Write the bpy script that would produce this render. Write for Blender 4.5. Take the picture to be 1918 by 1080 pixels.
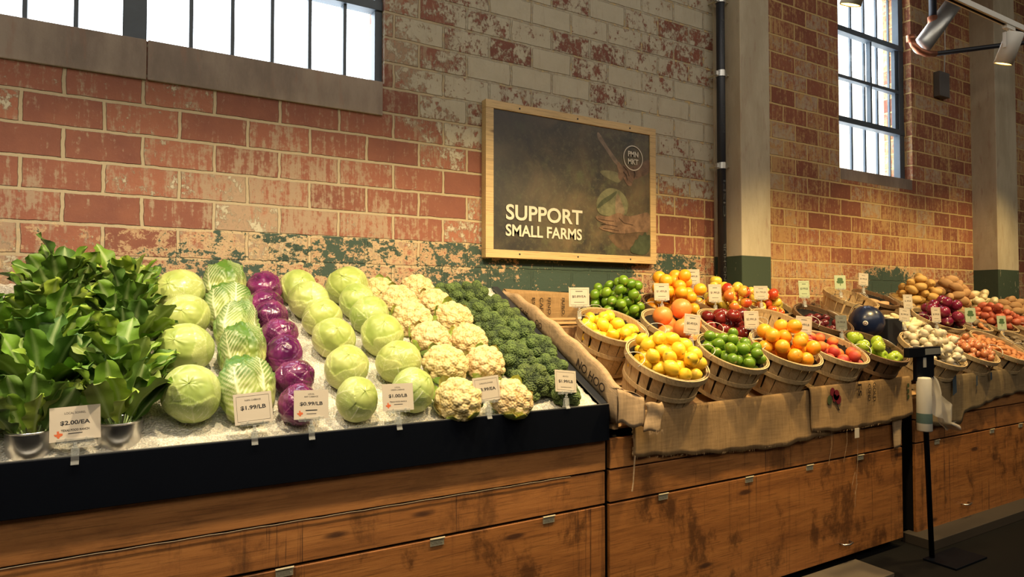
import bpy, math, random
import numpy as np
from mathutils import Vector, Matrix, Euler
R_ = math.radians
rnd = random.Random(7)
for o in list(bpy.data.objects): bpy.data.objects.remove(o)
sc = bpy.context.scene
C = sc.collection

# ------------------------------------------------------------------ camera, world, light
cam = bpy.data.objects.new('camera', bpy.data.cameras.new('camera')); C.objects.link(cam)
cam.location = (0, 0, 1.5)
cam.rotation_euler = (R_(90) + math.atan(30/1205), 0, R_(-30))
cam.data.sensor_width = 36; cam.data.lens = 36*1205/1918; cam.data.clip_start = .05
sc.camera = cam
sc.view_settings.view_transform = 'Standard'; sc.view_settings.look = 'None'
sc.view_settings.gamma = 1; sc.view_settings.exposure = 0.85
w = bpy.data.worlds.new('world'); sc.world = w; w.use_nodes = True
w.node_tree.nodes['Background'].inputs[0].default_value = (.86, .93, 1, 1)
w.node_tree.nodes['Background'].inputs[1].default_value = 6.0

def area(name, loc, rot, sx, sy, power, col):
    l = bpy.data.lights.new(name, 'AREA'); l.shape = 'RECTANGLE'; l.size = sx; l.size_y = sy
    l.energy = power; l.color = col
    o = bpy.data.objects.new(name, l); C.objects.link(o); o.location = loc; o.rotation_euler = rot
    return o
# unseen fill lamps added for ambient light, behind and above the camera
area('ambient_fill', (0, -2.6, 4.9), (R_(12), 0, 0), 6, 2.5, 78, (1, .88, .72))
area('ambient_fill', (6.5, -2.6, 4.9), (R_(12), 0, 0), 6, 2.5, 50, (1, .88, .72))
area('wall_fill', (.5, .9, 5.0), (R_(24), 0, 0), 7, .5, 25, (1, .93, .84))  # this pair is added fill that brightens the upper wall, no real fixture
area('wall_fill', (8.0, .9, 5.0), (R_(24), 0, 0), 7, .5, 6, (1, .93, .84))
# track spots: (x, power, cone, aim y, aim z)
SPOTS = [(-.5, 62, 96, 2.75, 1.3, (1, .82, .56)), (.45, 66, 96, 2.75, 1.3, (1, .80, .50)), (1.25, 66, 96, 2.75, 1.3, (1, .77, .43)), (2.0, 64, 96, 2.8, 1.3, (1, .74, .37)), (2.77, 96, 112, 2.35, 1.3, (1, .72, .32)),
         (4.2, 96, 112, 2.35, 1.3, (1, .71, .30)), (5.6, 62, 96, 2.9, 1.3, (1, .71, .30)), (7.0, 62, 96, 2.9, 1.3, (1, .71, .30))]

# ------------------------------------------------------------------ helpers
class MB:
    def __init__(s): s.v = []; s.f = []
    def add(s, v, f):
        n = len(s.v); s.v += [tuple(map(float, p)) for p in v]; s.f += [tuple(i+n for i in q) for q in f]; return s
    def box(s, x0, x1, y0, y1, z0, z1, M=None):
        v = [Vector(p) for p in ((x0,y0,z0),(x1,y0,z0),(x1,y1,z0),(x0,y1,z0),(x0,y0,z1),(x1,y0,z1),(x1,y1,z1),(x0,y1,z1))]
        if M is not None: v = [M @ p for p in v]
        return s.add(v, [(0,3,2,1),(4,5,6,7),(0,1,5,4),(1,2,6,5),(2,3,7,6),(3,0,4,7)])
    def prism(s, poly, a, b, axis='x'):   # poly in (y,z) for x, (x,z) for y, (x,y) for z
        n = len(poly)
        def P(p, t): return (t, p[0], p[1]) if axis == 'x' else ((p[0], t, p[1]) if axis == 'y' else (p[0], p[1], t))
        v = [P(p, a) for p in poly] + [P(p, b) for p in poly]
        f = [tuple(range(n))[::-1], tuple(range(n, 2*n))] + [(i, (i+1) % n, n+(i+1) % n, n+i) for i in range(n)]
        return s.add(v, f)
    def tube(s, pts, r, n=8, cap=True):
        pts = [Vector(p) for p in pts]; m = len(pts)
        rr = r if hasattr(r, '__len__') else [r]*m
        v = []; up = None
        for i, p in enumerate(pts):
            d = (pts[min(i+1, m-1)] - pts[max(i-1, 0)]).normalized()
            if up is None: up = Vector((0,0,1)) if abs(d.z) < .9 else Vector((1,0,0))
            a = d.cross(up).normalized(); b = a.cross(d).normalized(); up = b
            for k in range(n):
                t = 2*math.pi*k/n; v.append(p + (a*math.cos(t) + b*math.sin(t))*rr[i])
        f = [(i*n+k, i*n+(k+1) % n, (i+1)*n+(k+1) % n, (i+1)*n+k) for i in range(m-1) for k in range(n)]
        if cap: f += [tuple(range(n))[::-1], tuple(range((m-1)*n, m*n))]
        return s.add(v, f)
    def lathe(s, prof, n=24, M=None, close=False):
        v = []; m = len(prof)
        for r, z in prof:
            for k in range(n):
                t = 2*math.pi*k/n; p = Vector((r*math.cos(t), r*math.sin(t), z)); v.append(M @ p if M is not None else p)
        f = [(i*n+k, i*n+(k+1) % n, (i+1)*n+(k+1) % n, (i+1)*n+k) for i in range(m-1) for k in range(n)]
        if close: f += [((m-1)*n+k, (m-1)*n+(k+1) % n, (k+1) % n, k) for k in range(n)]
        return s.add(v, f)
    def build(s, name, mat, parent=None, smooth=False, bevel=0, cols=None):
        me = bpy.data.meshes.new(name); me.from_pydata(s.v, [], s.f); me.update()
        if cols is not None:
            at = me.color_attributes.new('Col', 'FLOAT_COLOR', 'POINT')
            a = np.ones((len(s.v), 4), np.float32); a[:, :3] = cols; at.data.foreach_set('color', a.ravel())
        if smooth: me.polygons.foreach_set('use_smooth', [True]*len(me.polygons))
        o = bpy.data.objects.new(name, me); C.objects.link(o); me.materials.append(mat)
        if parent: o.parent = parent
        if bevel:
            b = o.modifiers.new('b', 'BEVEL'); b.width = bevel; b.segments = 2; b.limit_method = 'ANGLE'
        return o
def gridmesh(name, P, mat, parent=None, wrap=False, cols=None, smooth=True):
    P = np.asarray(P, float); n, m = P.shape[:2]
    idx = np.arange(n*m).reshape(n, m)
    a = idx[:-1, :-1] if not wrap else idx[:-1, :]
    b = idx[:-1, 1:] if not wrap else np.roll(idx, -1, 1)[:-1]
    c = idx[1:, 1:] if not wrap else np.roll(idx, -1, 1)[1:]
    d = idx[1:, :-1] if not wrap else idx[1:, :]
    F = np.stack([a.ravel(), b.ravel(), c.ravel(), d.ravel()], 1)
    mb = MB(); mb.v = [tuple(p) for p in P.reshape(-1, 3)]; mb.f = [tuple(q) for q in F.tolist()]
    return mb.build(name, mat, parent, smooth, cols=None if cols is None else np.asarray(cols).reshape(-1, 3))
def tag(o, label, cat, group=None):
    o['label'] = label; o['category'] = cat
    if group: o['group'] = group
    return o
def thing(name, label, cat, loc=(0,0,0), group=None):
    o = bpy.data.objects.new(name, None); C.objects.link(o); o.location = loc; o.empty_display_size = .05
    return tag(o, label, cat, group)
def struct(o): o['kind'] = 'structure'; return o
PROTO = []
def dup(root, M, label, group=None, cat=None):
    r = root.copy(); C.objects.link(r); r.matrix_world = M; r['label'] = label
    if cat: r['category'] = cat
    if group: r['group'] = group
    elif 'group' in r: del r['group']
    for ch in root.children:
        c = ch.copy(); C.objects.link(c); c.parent = r
        for g in ch.children:
            d = g.copy(); C.objects.link(d); d.parent = c
    return r
def TRS(loc, rot=None, s=1.0):
    rm = rot if rot is not None else Matrix.Identity(3)
    sv = s if hasattr(s, '__len__') else (s, s, s)
    return Matrix.Translation(Vector(loc)) @ rm.to_4x4() @ Matrix.Diagonal((sv[0], sv[1], sv[2], 1))
def rrot(): return Euler((rnd.uniform(0, 6.28), rnd.uniform(0, 6.28), rnd.uniform(0, 6.28))).to_matrix()
def axis_rot(ax, spin=0):   # local +z -> ax
    return Vector((0,0,1)).rotation_difference(Vector(ax).normalized()).to_matrix() @ Matrix.Rotation(spin, 3, 'Z')
def move(o, M): o.matrix_world = M

_fc = {}
def text_geo(s, size=1, bold=0, sx=1, align='CENTER', ext=0.0):
    k = (s, bold)
    if k not in _fc:
        cu = bpy.data.curves.new('t', 'FONT'); cu.body = s; cu.align_x = 'CENTER'; cu.align_y = 'CENTER'; cu.offset = bold; cu.resolution_u = 4
        o = bpy.data.objects.new('t', cu); C.objects.link(o)
        dg = bpy.context.evaluated_depsgraph_get(); me = bpy.data.meshes.new_from_object(o.evaluated_get(dg))
        v = np.array([p.co[:] for p in me.vertices]); f = [tuple(p.vertices) for p in me.polygons]
        bpy.data.objects.remove(o); bpy.data.curves.remove(cu); bpy.data.meshes.remove(me)
        _fc[k] = (v, f)
    return _fc[k]
def text(mb, s, cx, cz, h, wd=None, y=0, bold=.01, M=None):
    """lettering in the x/z plane facing -y, h = cap height, wd = total width"""
    v, f = text_geo(s, bold=bold); v = v.copy()
    x0, x1 = v[:, 0].min(), v[:, 0].max(); y0, y1 = v[:, 1].min(), v[:, 1].max()
    sy = h/(y1-y0); sx = sy if wd is None else wd/(x1-x0)
    P = [Vector((cx + (a-(x0+x1)/2)*sx, y, cz + (b-(y0+y1)/2)*sy)) for a, b, _ in v]
    if M is not None: P = [M @ p for p in P]
    mb.add(P, f)

# ------------------------------------------------------------------ materials
def mat(name):
    m = bpy.data.materials.new(name); m.use_nodes = True; nt = m.node_tree
    return m, nt, nt.nodes['Principled BSDF']
def nd(nt, typ, **kw):
    n = nt.nodes.new(typ)
    ins = {}
    for k, v in kw.items():
        if k.startswith('i_'): ins[k[2:]] = v
        else: setattr(n, k, v)
    for k, v in ins.items():
        s = n.inputs[int(k)] if k.isdigit() else n.inputs[k.replace('_', ' ')]
        if isinstance(v, bpy.types.NodeSocket): nt.links.new(v, s)
        else: s.default_value = v
    return n
def rgb(c): return (c[0], c[1], c[2], 1)
def mth(nt, op, a, b=0.0, c=0.0, clamp=False):
    n = nt.nodes.new('ShaderNodeMath'); n.operation = op; n.use_clamp = clamp
    for i, v in enumerate((a, b, c)):
        if isinstance(v, bpy.types.NodeSocket): nt.links.new(v, n.inputs[i])
        else: n.inputs[i].default_value = v
    return n.outputs[0]
def mixc(nt, f, a, b, bt='MIX'):
    n = nt.nodes.new('ShaderNodeMix'); n.data_type = 'RGBA'; n.blend_type = bt
    for i, v in ((0, f), (6, a), (7, b)):
        if isinstance(v, bpy.types.NodeSocket): nt.links.new(v, n.inputs[i])
        else: n.inputs[i].default_value = v if i == 0 else rgb(v)
    return n.outputs[2]
def ramp(nt, f, st):
    n = nt.nodes.new('ShaderNodeValToRGB'); e = n.color_ramp.elements
    while len(e) < len(st): e.new(.5)
    for x, (p, c) in zip(e, st): x.position = p; x.color = rgb(c) if hasattr(c, '__len__') else (c, c, c, 1)
    nt.links.new(f, n.inputs[0]); return n.outputs[0]
def sstep(nt, v, a, b):
    n = nt.nodes.new('ShaderNodeMapRange'); n.interpolation_type = 'SMOOTHSTEP'; nt.links.new(v, n.inputs[0])
    n.inputs[1].default_value = a; n.inputs[2].default_value = b; return n.outputs[0]
def bump(nt, bs, h, st=.5, d=.01):
    b = nd(nt, 'ShaderNodeBump', i_Height=h, i_Strength=st, i_Distance=d); nt.links.new(b.outputs[0], bs.inputs['Normal']); return b
def noise(nt, vec, sc_, det=4, rough=.55, dist=0):
    return nd(nt, 'ShaderNodeTexNoise', i_Vector=vec, i_Scale=sc_, i_Detail=det, i_Roughness=rough, i_Distortion=dist).outputs[0]
def mapv(nt, vec, s=(1,1,1), l=(0,0,0), r=(0,0,0)):
    return nd(nt, 'ShaderNodeMapping', i_Vector=vec, i_Scale=s, i_Location=l, i_Rotation=r).outputs[0]
def plain(name, c, rough=.5, metal=0, spec=.5, alpha=None, trans=0, sub=0, coat=0, vary=.0, vs=20):
    m, nt, b = mat(name)
    b.inputs['Base Color'].default_value = rgb(c); b.inputs['Roughness'].default_value = rough; b.inputs['Metallic'].default_value = metal
    b.inputs['Specular IOR Level'].default_value = spec; b.inputs['Transmission Weight'].default_value = trans
    if sub: b.inputs['Subsurface Weight'].default_value = sub; b.inputs['Subsurface Radius'].default_value = (.01,.008,.004)
    b.inputs['Coat Weight'].default_value = coat
    if vary:
        tc = nd(nt, 'ShaderNodeTexCoord').outputs['Object']; oi = nd(nt, 'ShaderNodeObjectInfo').outputs['Random']
        n = noise(nt, mapv(nt, tc, l=(0,0,0)), vs, 4)
        n2 = mth(nt, 'ADD', mth(nt, 'MULTIPLY', n, .6), mth(nt, 'MULTIPLY', oi, .4))
        nt.links.new(mixc(nt, n2, [x*(1-vary) for x in c], [min(1, x*(1+vary)) for x in c]), b.inputs['Base Color'])
    return m

def brick_mat(name='painted brick'):
    m, nt, b = mat(name)
    g = nd(nt, 'ShaderNodeNewGeometry'); pos = nd(nt, 'ShaderNodeSeparateXYZ', i_0=g.outputs['Position']); nor = nd(nt, 'ShaderNodeSeparateXYZ', i_0=g.outputs['Normal'])
    px, py, pz = pos.outputs
    side = mth(nt, 'GREATER_THAN', mth(nt, 'ABSOLUTE', nor.outputs[0]), .5)
    u = mth(nt, 'ADD', mth(nt, 'MULTIPLY', px, mth(nt, 'SUBTRACT', 1.0, side)), mth(nt, 'MULTIPLY', py, side))
    nz = noise(nt, g.outputs['Position'], 14, 3)
    uu = mth(nt, 'ADD', u, mth(nt, 'MULTIPLY', mth(nt, 'SUBTRACT', nz, .5), .016))
    zz = mth(nt, 'ADD', mth(nt, 'ADD', pz, .0 - 1.843 + 20*.1365), mth(nt, 'MULTIPLY', mth(nt, 'SUBTRACT', noise(nt, g.outputs['Position'], 11, 5, .7), .5), .013))
    vec = nd(nt, 'ShaderNodeCombineXYZ', i_0=mth(nt, 'ADD', uu, .146), i_1=zz).outputs[0]
    br = nd(nt, 'ShaderNodeTexBrick', i_Vector=vec, i_Color1=(0,0,0,1), i_Color2=(1,1,1,1), i_Mortar=(0,0,0,1), i_Scale=1, i_Mortar_Size=.0088, i_Mortar_Smooth=.35, i_Bias=0, i_Brick_Width=.292, i_Row_Height=.1365)
    br.offset = .5; per = br.outputs[0]; mort = br.outputs[1]
    perf = nd(nt, 'ShaderNodeSeparateColor', i_0=per).outputs[0]
    P = g.outputs['Position']
    fine = noise(nt, P, 38, 6, .7); mid = noise(nt, P, 9, 5, .6); big = noise(nt, P, 1.6, 3, .5)
    strk = noise(nt, mapv(nt, P, (55, 55, 5)), 1, 5, .65)
    chunk = noise(nt, P, 18, 9, .74, .15)
    red = ramp(nt, perf, [(0, (.12,.036,.028)), (.5, (.20,.066,.044)), (1, (.28,.105,.062))])
    red = mixc(nt, mth(nt, 'MULTIPLY', mid, .5), red, (.38,.15,.075))
    # light scuffed wash everywhere
    w1 = mth(nt, 'ADD', mth(nt, 'MULTIPLY', strk, .55), mth(nt, 'MULTIPLY', fine, .45))
    w1 = mth(nt, 'ADD', w1, mth(nt, 'MULTIPLY', mth(nt, 'SUBTRACT', big, .5), .35))
    w1 = mth(nt, 'ADD', w1, mth(nt, 'MULTIPLY', mth(nt, 'SUBTRACT', perf, .5), .10)); w1 = mth(nt, 'ADD', w1, mth(nt, 'MULTIPLY', sstep(nt, px, 3.6, 4.2), .035)); w1 = mth(nt, 'ADD', w1, mth(nt, 'MULTIPLY', mth(nt, 'MULTIPLY', mth(nt, 'MULTIPLY', sstep(nt, px, -.1, .5), mth(nt, 'SUBTRACT', 1.0, sstep(nt, px, 1.0, 1.6))), mth(nt, 'SUBTRACT', 1.0, sstep(nt, pz, 2.0, 2.35))), .07)); w1 = mth(nt, 'ADD', w1, mth(nt, 'MULTIPLY', mth(nt, 'SUBTRACT', noise(nt, mapv(nt, P, (90, 90, 30)), 1, 4, .7), .5), .22))
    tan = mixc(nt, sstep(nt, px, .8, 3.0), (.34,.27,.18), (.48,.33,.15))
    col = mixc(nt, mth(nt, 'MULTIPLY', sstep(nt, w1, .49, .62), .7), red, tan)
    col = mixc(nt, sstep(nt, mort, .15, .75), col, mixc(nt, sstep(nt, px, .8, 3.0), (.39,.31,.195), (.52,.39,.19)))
    # old cream paint: strongest high on the middle of the wall, patchy right of the first column
    wx = mth(nt, 'MULTIPLY', sstep(nt, px, .95, 1.75), mth(nt, 'SUBTRACT', 1.0, mth(nt, 'MULTIPLY', sstep(nt, px, 3.7, 4.1), .80)))
    zl = mth(nt, 'ADD', pz, mth(nt, 'MULTIPLY', sstep(nt, px, 2.2, 3.4), .15))
    wz = sstep(nt, zl, 2.1, 2.75)
    wgt = mth(nt, 'MULTIPLY', wx, wz)
    cm = mth(nt, 'ADD', mth(nt, 'ADD', mth(nt, 'MULTIPLY_ADD', chunk, 1.5, -.33), mth(nt, 'MULTIPLY', perf, .46)), mth(nt, 'MULTIPLY', wgt, .46))
    cm = mth(nt, 'ADD', cm, mth(nt, 'MULTIPLY', mort, .12))
    cm = mth(nt, 'ADD', cm, mth(nt, 'MULTIPLY', mth(nt, 'SUBTRACT', noise(nt, mapv(nt, P, (1, 1, .45)), 70, 5, .75), .5), .75)); cmask = mth(nt, 'MULTIPLY', sstep(nt, cm, .84, 1.0), mth(nt, 'SUBTRACT', 1.0, mth(nt, 'MULTIPLY', sstep(nt, px, 3.7, 4.1), .45)))
    cream = mixc(nt, mid, (.38,.33,.23), (.50,.45,.33)); cream = mixc(nt, mth(nt, 'MULTIPLY', sstep(nt, mort, .45, .95), mth(nt, 'MULTIPLY', sstep(nt, fine, .35, .6), .55)), cream, (.24,.19,.13)); cream = mixc(nt, mth(nt, 'MULTIPLY', sstep(nt, strk, .55, .7), .4), cream, (.33,.25,.17))
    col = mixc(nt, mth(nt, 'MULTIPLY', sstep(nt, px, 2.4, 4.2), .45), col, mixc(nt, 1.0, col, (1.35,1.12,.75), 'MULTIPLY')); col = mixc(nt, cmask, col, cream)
    # green dado
    gx = mth(nt, 'MULTIPLY', sstep(nt, px, -.6, .9), mth(nt, 'SUBTRACT', 1.0, sstep(nt, px, 2.7, 3.3)))
    d2 = mth(nt, 'ADD', mth(nt, 'POWER', mth(nt, 'MULTIPLY', mth(nt, 'SUBTRACT', px, 5.75), 2.2), 2.0), mth(nt, 'POWER', mth(nt, 'MULTIPLY', mth(nt, 'SUBTRACT', pz, 1.70), 5.5), 2.0))
    d3 = mth(nt, 'ADD', mth(nt, 'POWER', mth(nt, 'MULTIPLY', mth(nt, 'SUBTRACT', px, 3.2), 3.0), 2.0), mth(nt, 'POWER', mth(nt, 'MULTIPLY', mth(nt, 'SUBTRACT', pz, 1.78), 8), 2.0))
    patch = mth(nt, 'ADD', mth(nt, 'SUBTRACT', 1.0, d2, clamp=True), mth(nt, 'MULTIPLY', mth(nt, 'SUBTRACT', 1.0, d3, clamp=True), .6))
    pk = noise(nt, mapv(nt, P, (1, 1, 1.3)), 25, 9, .74, .12); pk2 = noise(nt, P, 2.6, 4)
    gm = mth(nt, 'ADD', mth(nt, 'ADD', mth(nt, 'MULTIPLY_ADD', pk, 1.3, -.28), mth(nt, 'MULTIPLY', pk2, .55)), mth(nt, 'MULTIPLY', gx, .16))
    gm = mth(nt, 'ADD', gm, mth(nt, 'MULTIPLY', patch, .42))
    gm = mth(nt, 'ADD', gm, mth(nt, 'MULTIPLY', sstep(nt, px, 1.2, 2.2), mth(nt, 'MULTIPLY', mth(nt, 'SUBTRACT', 1.0, sstep(nt, px, 2.5, 3.0)), .18)))
    gmask = sstep(nt, gm, .80, .83)
    zcut = mth(nt, 'LESS_THAN', mth(nt, 'ADD', pz, mth(nt, 'MULTIPLY', mth(nt, 'SUBTRACT', fine, .5), .01)), 1.848)
    band = sstep(nt, gm, .66, .72)
    col = mixc(nt, mth(nt, 'MULTIPLY', mth(nt, 'MULTIPLY', band, zcut), .65), col, (.50,.36,.20))
    col = mixc(nt, mth(nt, 'MULTIPLY', gmask, zcut), col, (.035,.062,.045))
    nt.links.new(col, b.inputs['Base Color']); b.inputs['Roughness'].default_value = .82
    h = mth(nt, 'SUBTRACT', mth(nt, 'ADD', mth(nt, 'MULTIPLY', fine, .25), mth(nt, 'MULTIPLY', cmask, .12)), mth(nt, 'MULTIPLY', mort, .6))
    bump(nt, b, h, 1.0, .012)
    return m
def concrete_mat(name, c1, c2, green=True):
    m, nt, b = mat(name); P = nd(nt, 'ShaderNodeNewGeometry').outputs['Position']; z = nd(nt, 'ShaderNodeSeparateXYZ', i_0=P).outputs[2]
    n1 = noise(nt, mapv(nt, P, (5, 5, 1.6)), 1, 8, .65); n2 = noise(nt, mapv(nt, P, (26, 26, 5)), 1, 6, .6)
    col = mixc(nt, sstep(nt, n1, .35, .65), c1, c2)
    col = mixc(nt, mth(nt, 'MULTIPLY', sstep(nt, n2, .55, .75), .55), col, (.28,.16,.11))
    if green:
        gz = mth(nt, 'LESS_THAN', z, 1.845); ch = mth(nt, 'LESS_THAN', noise(nt, mapv(nt, P, (30, 30, 10)), 1, 6, .7), .66)
        col = mixc(nt, mth(nt, 'MULTIPLY', gz, ch), col, (.035,.055,.032))
    nt.links.new(col, b.inputs['Base Color']); b.inputs['Roughness'].default_value = .8
    bump(nt, b, noise(nt, P, 45, 6), .35, .004); return m
def wood_mat(name, c1, c2, c3, grain='x', stain=.5, rough=.42, drips=True, off=0):
    m, nt, b = mat(name); P = nd(nt, 'ShaderNodeNewGeometry').outputs['Position']
    s = {'x': (1.3, 14, 14), 'y': (14, 1.3, 14), 'z': (14, 14, 1.3)}[grain]
    q = mapv(nt, P, s, (off, off*.7, off*.3))
    n1 = noise(nt, q, 1.0, 9, .72, .6); n2 = noise(nt, mapv(nt, q, (1.5, 5, 5)), 2.6, 8, .75, .2); blot = noise(nt, mapv(nt, P, (5, 5, 3.2) if drips else (3, 3, 6), (off, 0, 0)), 1, 8, .7, .15)
    col = ramp(nt, n1, [(.25, c1), (.5, c2), (.78, c3)])
    col = mixc(nt, mth(nt, 'MULTIPLY', sstep(nt, n2, .48, .66), .6), col, [x*.42 for x in c1])
    col = mixc(nt, mth(nt, 'MULTIPLY', sstep(nt, blot, .50, .64), stain*.8), col, [x*.35 for x in c1])
    vo = nd(nt, 'ShaderNodeTexVoronoi', i_Vector=mapv(nt, P, (1.9, 1, 7.0), (off, 0, off)), i_Scale=1.0, i_Randomness=1.0).outputs['Distance']
    knot = mth(nt, 'SUBTRACT', 1.0, sstep(nt, mth(nt, 'ADD', vo, mth(nt, 'MULTIPLY', n1, .08)), .09, .17))
    col = mixc(nt, mth(nt, 'MULTIPLY', knot, .85), col, (.035,.012,.006))
    if drips:
        d = noise(nt, mapv(nt, P, (48, 48, .9), (off*3, 0, 0)), 1, 5, .75); col = mixc(nt, mth(nt, 'MULTIPLY', sstep(nt, d, .565, .64), mth(nt, 'MULTIPLY', sstep(nt, noise(nt, mapv(nt, P, (4, 4, 1)), 1, 3), .4, .6), .85)), col, (.045,.018,.009))
    nt.links.new(col, b.inputs['Base Color']); b.inputs['Roughness'].default_value = rough
    bump(nt, b, n2, .25, .002); return m
def burlap_mat(name, c):
    m, nt, b = mat(name); P = nd(nt, 'ShaderNodeTexCoord').outputs['Object']
    w1 = nd(nt, 'ShaderNodeTexWave', i_Vector=P, i_Scale=150, i_Distortion=2.5, i_Detail=2, bands_direction='X').outputs['Fac']
    w2 = nd(nt, 'ShaderNodeTexWave', i_Vector=P, i_Scale=150, i_Distortion=2.5, i_Detail=2, bands_direction='Z').outputs['Fac']
    n1 = noise(nt, mapv(nt, P, (90, 90, 8)), 1, 5, .6); n2 = noise(nt, mapv(nt, P, (8, 8, 90)), 1, 5, .6); n3 = noise(nt, P, 5, 4)
    wv = mth(nt, 'MULTIPLY', w1, w2)
    f = mth(nt, 'ADD', mth(nt, 'MULTIPLY', mth(nt, 'ADD', n1, n2), .42), mth(nt, 'MULTIPLY', wv, .25))
    col = ramp(nt, f, [(.3, [x*.55 for x in c]), (.55, c), (.8, [min(1, x*1.4) for x in c])])
    col = mixc(nt, mth(nt, 'MULTIPLY', n3, .4), col, [x*.7 for x in c])
    nt.links.new(col, b.inputs['Base Color']); b.inputs['Roughness'].default_value = .95; b.inputs['Specular IOR Level'].default_value = .1
    bump(nt, b, mth(nt, 'ADD', wv, mth(nt, 'ADD', n1, n2)), .6, .0015); return m
def attr_mat(name, rough=.4, sub=.1, bumpsc=60, bs=.2, coat=0, spec=.5, tintvar=.12, trl=0):
    m, nt, b = mat(name); a = nd(nt, 'ShaderNodeVertexColor', layer_name='Col').outputs[0]; P = nd(nt, 'ShaderNodeTexCoord').outputs['Object']
    oi = nd(nt, 'ShaderNodeObjectInfo').outputs['Random']; n = noise(nt, P, bumpsc*.4, 4)
    f = mth(nt, 'ADD', mth(nt, 'MULTIPLY', n, tintvar*2), mth(nt, 'MULTIPLY', oi, tintvar))
    col = mixc(nt, mth(nt, 'SUBTRACT', 1.0+tintvar*1.5, f), (0,0,0), a, 'MIX')
    hs = nd(nt, 'ShaderNodeHueSaturation', i_Hue=mth(nt, 'ADD', .49, mth(nt, 'MULTIPLY', oi, .02)), i_Color=col).outputs[0]
    nt.links.new(hs, b.inputs['Base Color']); b.inputs['Roughness'].default_value = rough; b.inputs['Specular IOR Level'].default_value = spec
    b.inputs['Subsurface Weight'].default_value = sub; b.inputs['Subsurface Radius'].default_value = (.012,.012,.005); b.inputs['Coat Weight'].default_value = coat
    bump(nt, b, noise(nt, P, bumpsc, 5), bs, .002)
    return m
def fruit_mat(name, c, c2, scar=None, rough=.35, bsc=160, bst=.15, pole=.9, coat=.15, sub=.08, blush=None, zs=1.0):
    """skin with small random shifts per fruit and a scar at the stem pole"""
    m, nt, b = mat(name); P = nd(nt, 'ShaderNodeTexCoord').outputs['Object']; oi = nd(nt, 'ShaderNodeObjectInfo').outputs['Random']
    z = nd(nt, 'ShaderNodeSeparateXYZ', i_0=nd(nt, 'ShaderNodeVectorMath', operation='NORMALIZE', i_0=P).outputs[0]).outputs
    off = nd(nt, 'ShaderNodeVectorMath', operation='ADD', i_0=P, i_1=nd(nt, 'ShaderNodeCombineXYZ', i_0=mth(nt, 'MULTIPLY', oi, 9.0)).outputs[0]).outputs[0]
    n = noise(nt, off, 18, 4)
    f = mth(nt, 'ADD', mth(nt, 'MULTIPLY', sstep(nt, n, .3, .7), .6), mth(nt, 'MULTIPLY', oi, .5))
    col = mixc(nt, f, c, c2)
    if blush:
        bn = noise(nt, mapv(nt, off, (1.5,1.5,.6)), 12, 4); bl = mth(nt, 'ADD', mth(nt, 'MULTIPLY', z[0], .35), bn)
        col = mixc(nt, sstep(nt, bl, .42, .72), col, blush)
    if scar: col = mixc(nt, sstep(nt, z[2], pole, pole+.03), col, scar)
    nt.links.new(col, b.inputs['Base Color']); b.inputs['Roughness'].default_value = rough
    b.inputs['Coat Weight'].default_value = coat; b.inputs['Coat Roughness'].default_value = .15
    b.inputs['Subsurface Weight'].default_value = sub; b.inputs['Subsurface Radius'].default_value = (.01,.006,.002)
    bump(nt, b, noise(nt, P, bsc, 3), bst, .001); return m

M = {}
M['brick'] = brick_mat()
M['conc'] = concrete_mat('column concrete', (.40,.33,.22), (.50,.43,.30))
M['band'] = concrete_mat('sill concrete', (.20,.15,.115), (.32,.25,.19), False)
M['board_top'] = wood_mat('stained pine board', (.22,.082,.020), (.37,.150,.040), (.48,.215,.062), stain=.4, rough=.55, drips=False)
M['board_low'] = wood_mat('stained pine board with drips', (.20,.070,.016), (.36,.138,.034), (.50,.215,.056), stain=.7, rough=.55, off=3.3)
M['door'] = wood_mat('stained plywood', (.17,.058,.014), (.31,.116,.028), (.43,.175,.044), stain=1.0, off=7.7, rough=.5)
M['crate'] = wood_mat('raw crate wood', (.40,.22,.09), (.52,.31,.14), (.60,.38,.19), stain=.15, drips=False, off=1.1, rough=.6)
M['basket'] = wood_mat('basket veneer', (.44,.30,.14), (.57,.41,.21), (.66,.50,.29), grain='z', stain=.12, drips=False, rough=.55)
M['basket_dark'] = wood_mat('dark basket veneer', (.13,.07,.035), (.19,.11,.055), (.25,.15,.08), grain='z', stain=.2, drips=False, rough=.55)
M['frame'] = wood_mat('pale poster frame', (.48,.31,.13), (.58,.40,.18), (.64,.46,.23), stain=.05, drips=False, rough=.5, off=5)
M['black'] = plain('black steel', (.002,.003,.006), .5, 0, .12)
M['blacklip'] = plain('worn dark steel lip', (.05,.055,.07), .3, .5)
M['dark'] = plain('dark void', (.006,.005,.005), .9, spec=.1)
M['floor'] = plain('dark polished floor', (.0035,.003,.0028), .7, spec=.15, vary=.4, vs=3)
M['plaster'] = plain('plaster', (.30,.26,.21), .9)
M['ceil'] = plain('ceiling boards', (.14,.11,.09), .9)
M['winframe'] = plain('window steel', (.045,.06,.075), .5, vary=.3)
M['steel'] = plain('brushed steel', (.62,.60,.58), .28, 1)
M['hinge'] = plain('zinc hinge', (.46,.40,.26), .45, .25)
M['galv'] = plain('galvanised pipe', (.55,.55,.52), .35, .9, vary=.2)
M['pipe'] = plain('black iron pipe', (.012,.014,.02), .45)
M['copper'] = plain('copper fitting', (.50,.20,.11), .4, .8)
M['white_metal'] = plain('off white enamel', (.62,.60,.54), .45)
M['card'] = plain('cream price card', (.52,.45,.35), .6)
M['card_grey'] = plain('shade-toned price card', (.16,.17,.15), .5)  # darker copy of the card colour: shade on one card put in its tone
M['card_green'] = plain('green tinted card', (.42,.48,.30), .6)
M['ink'] = plain('black ink', (.012,.011,.012), .7)
M['ink_green'] = plain('green ink', (.06,.12,.04), .7)
M['ink_red'] = plain('red orange ink', (.55,.11,.03), .7)
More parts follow.
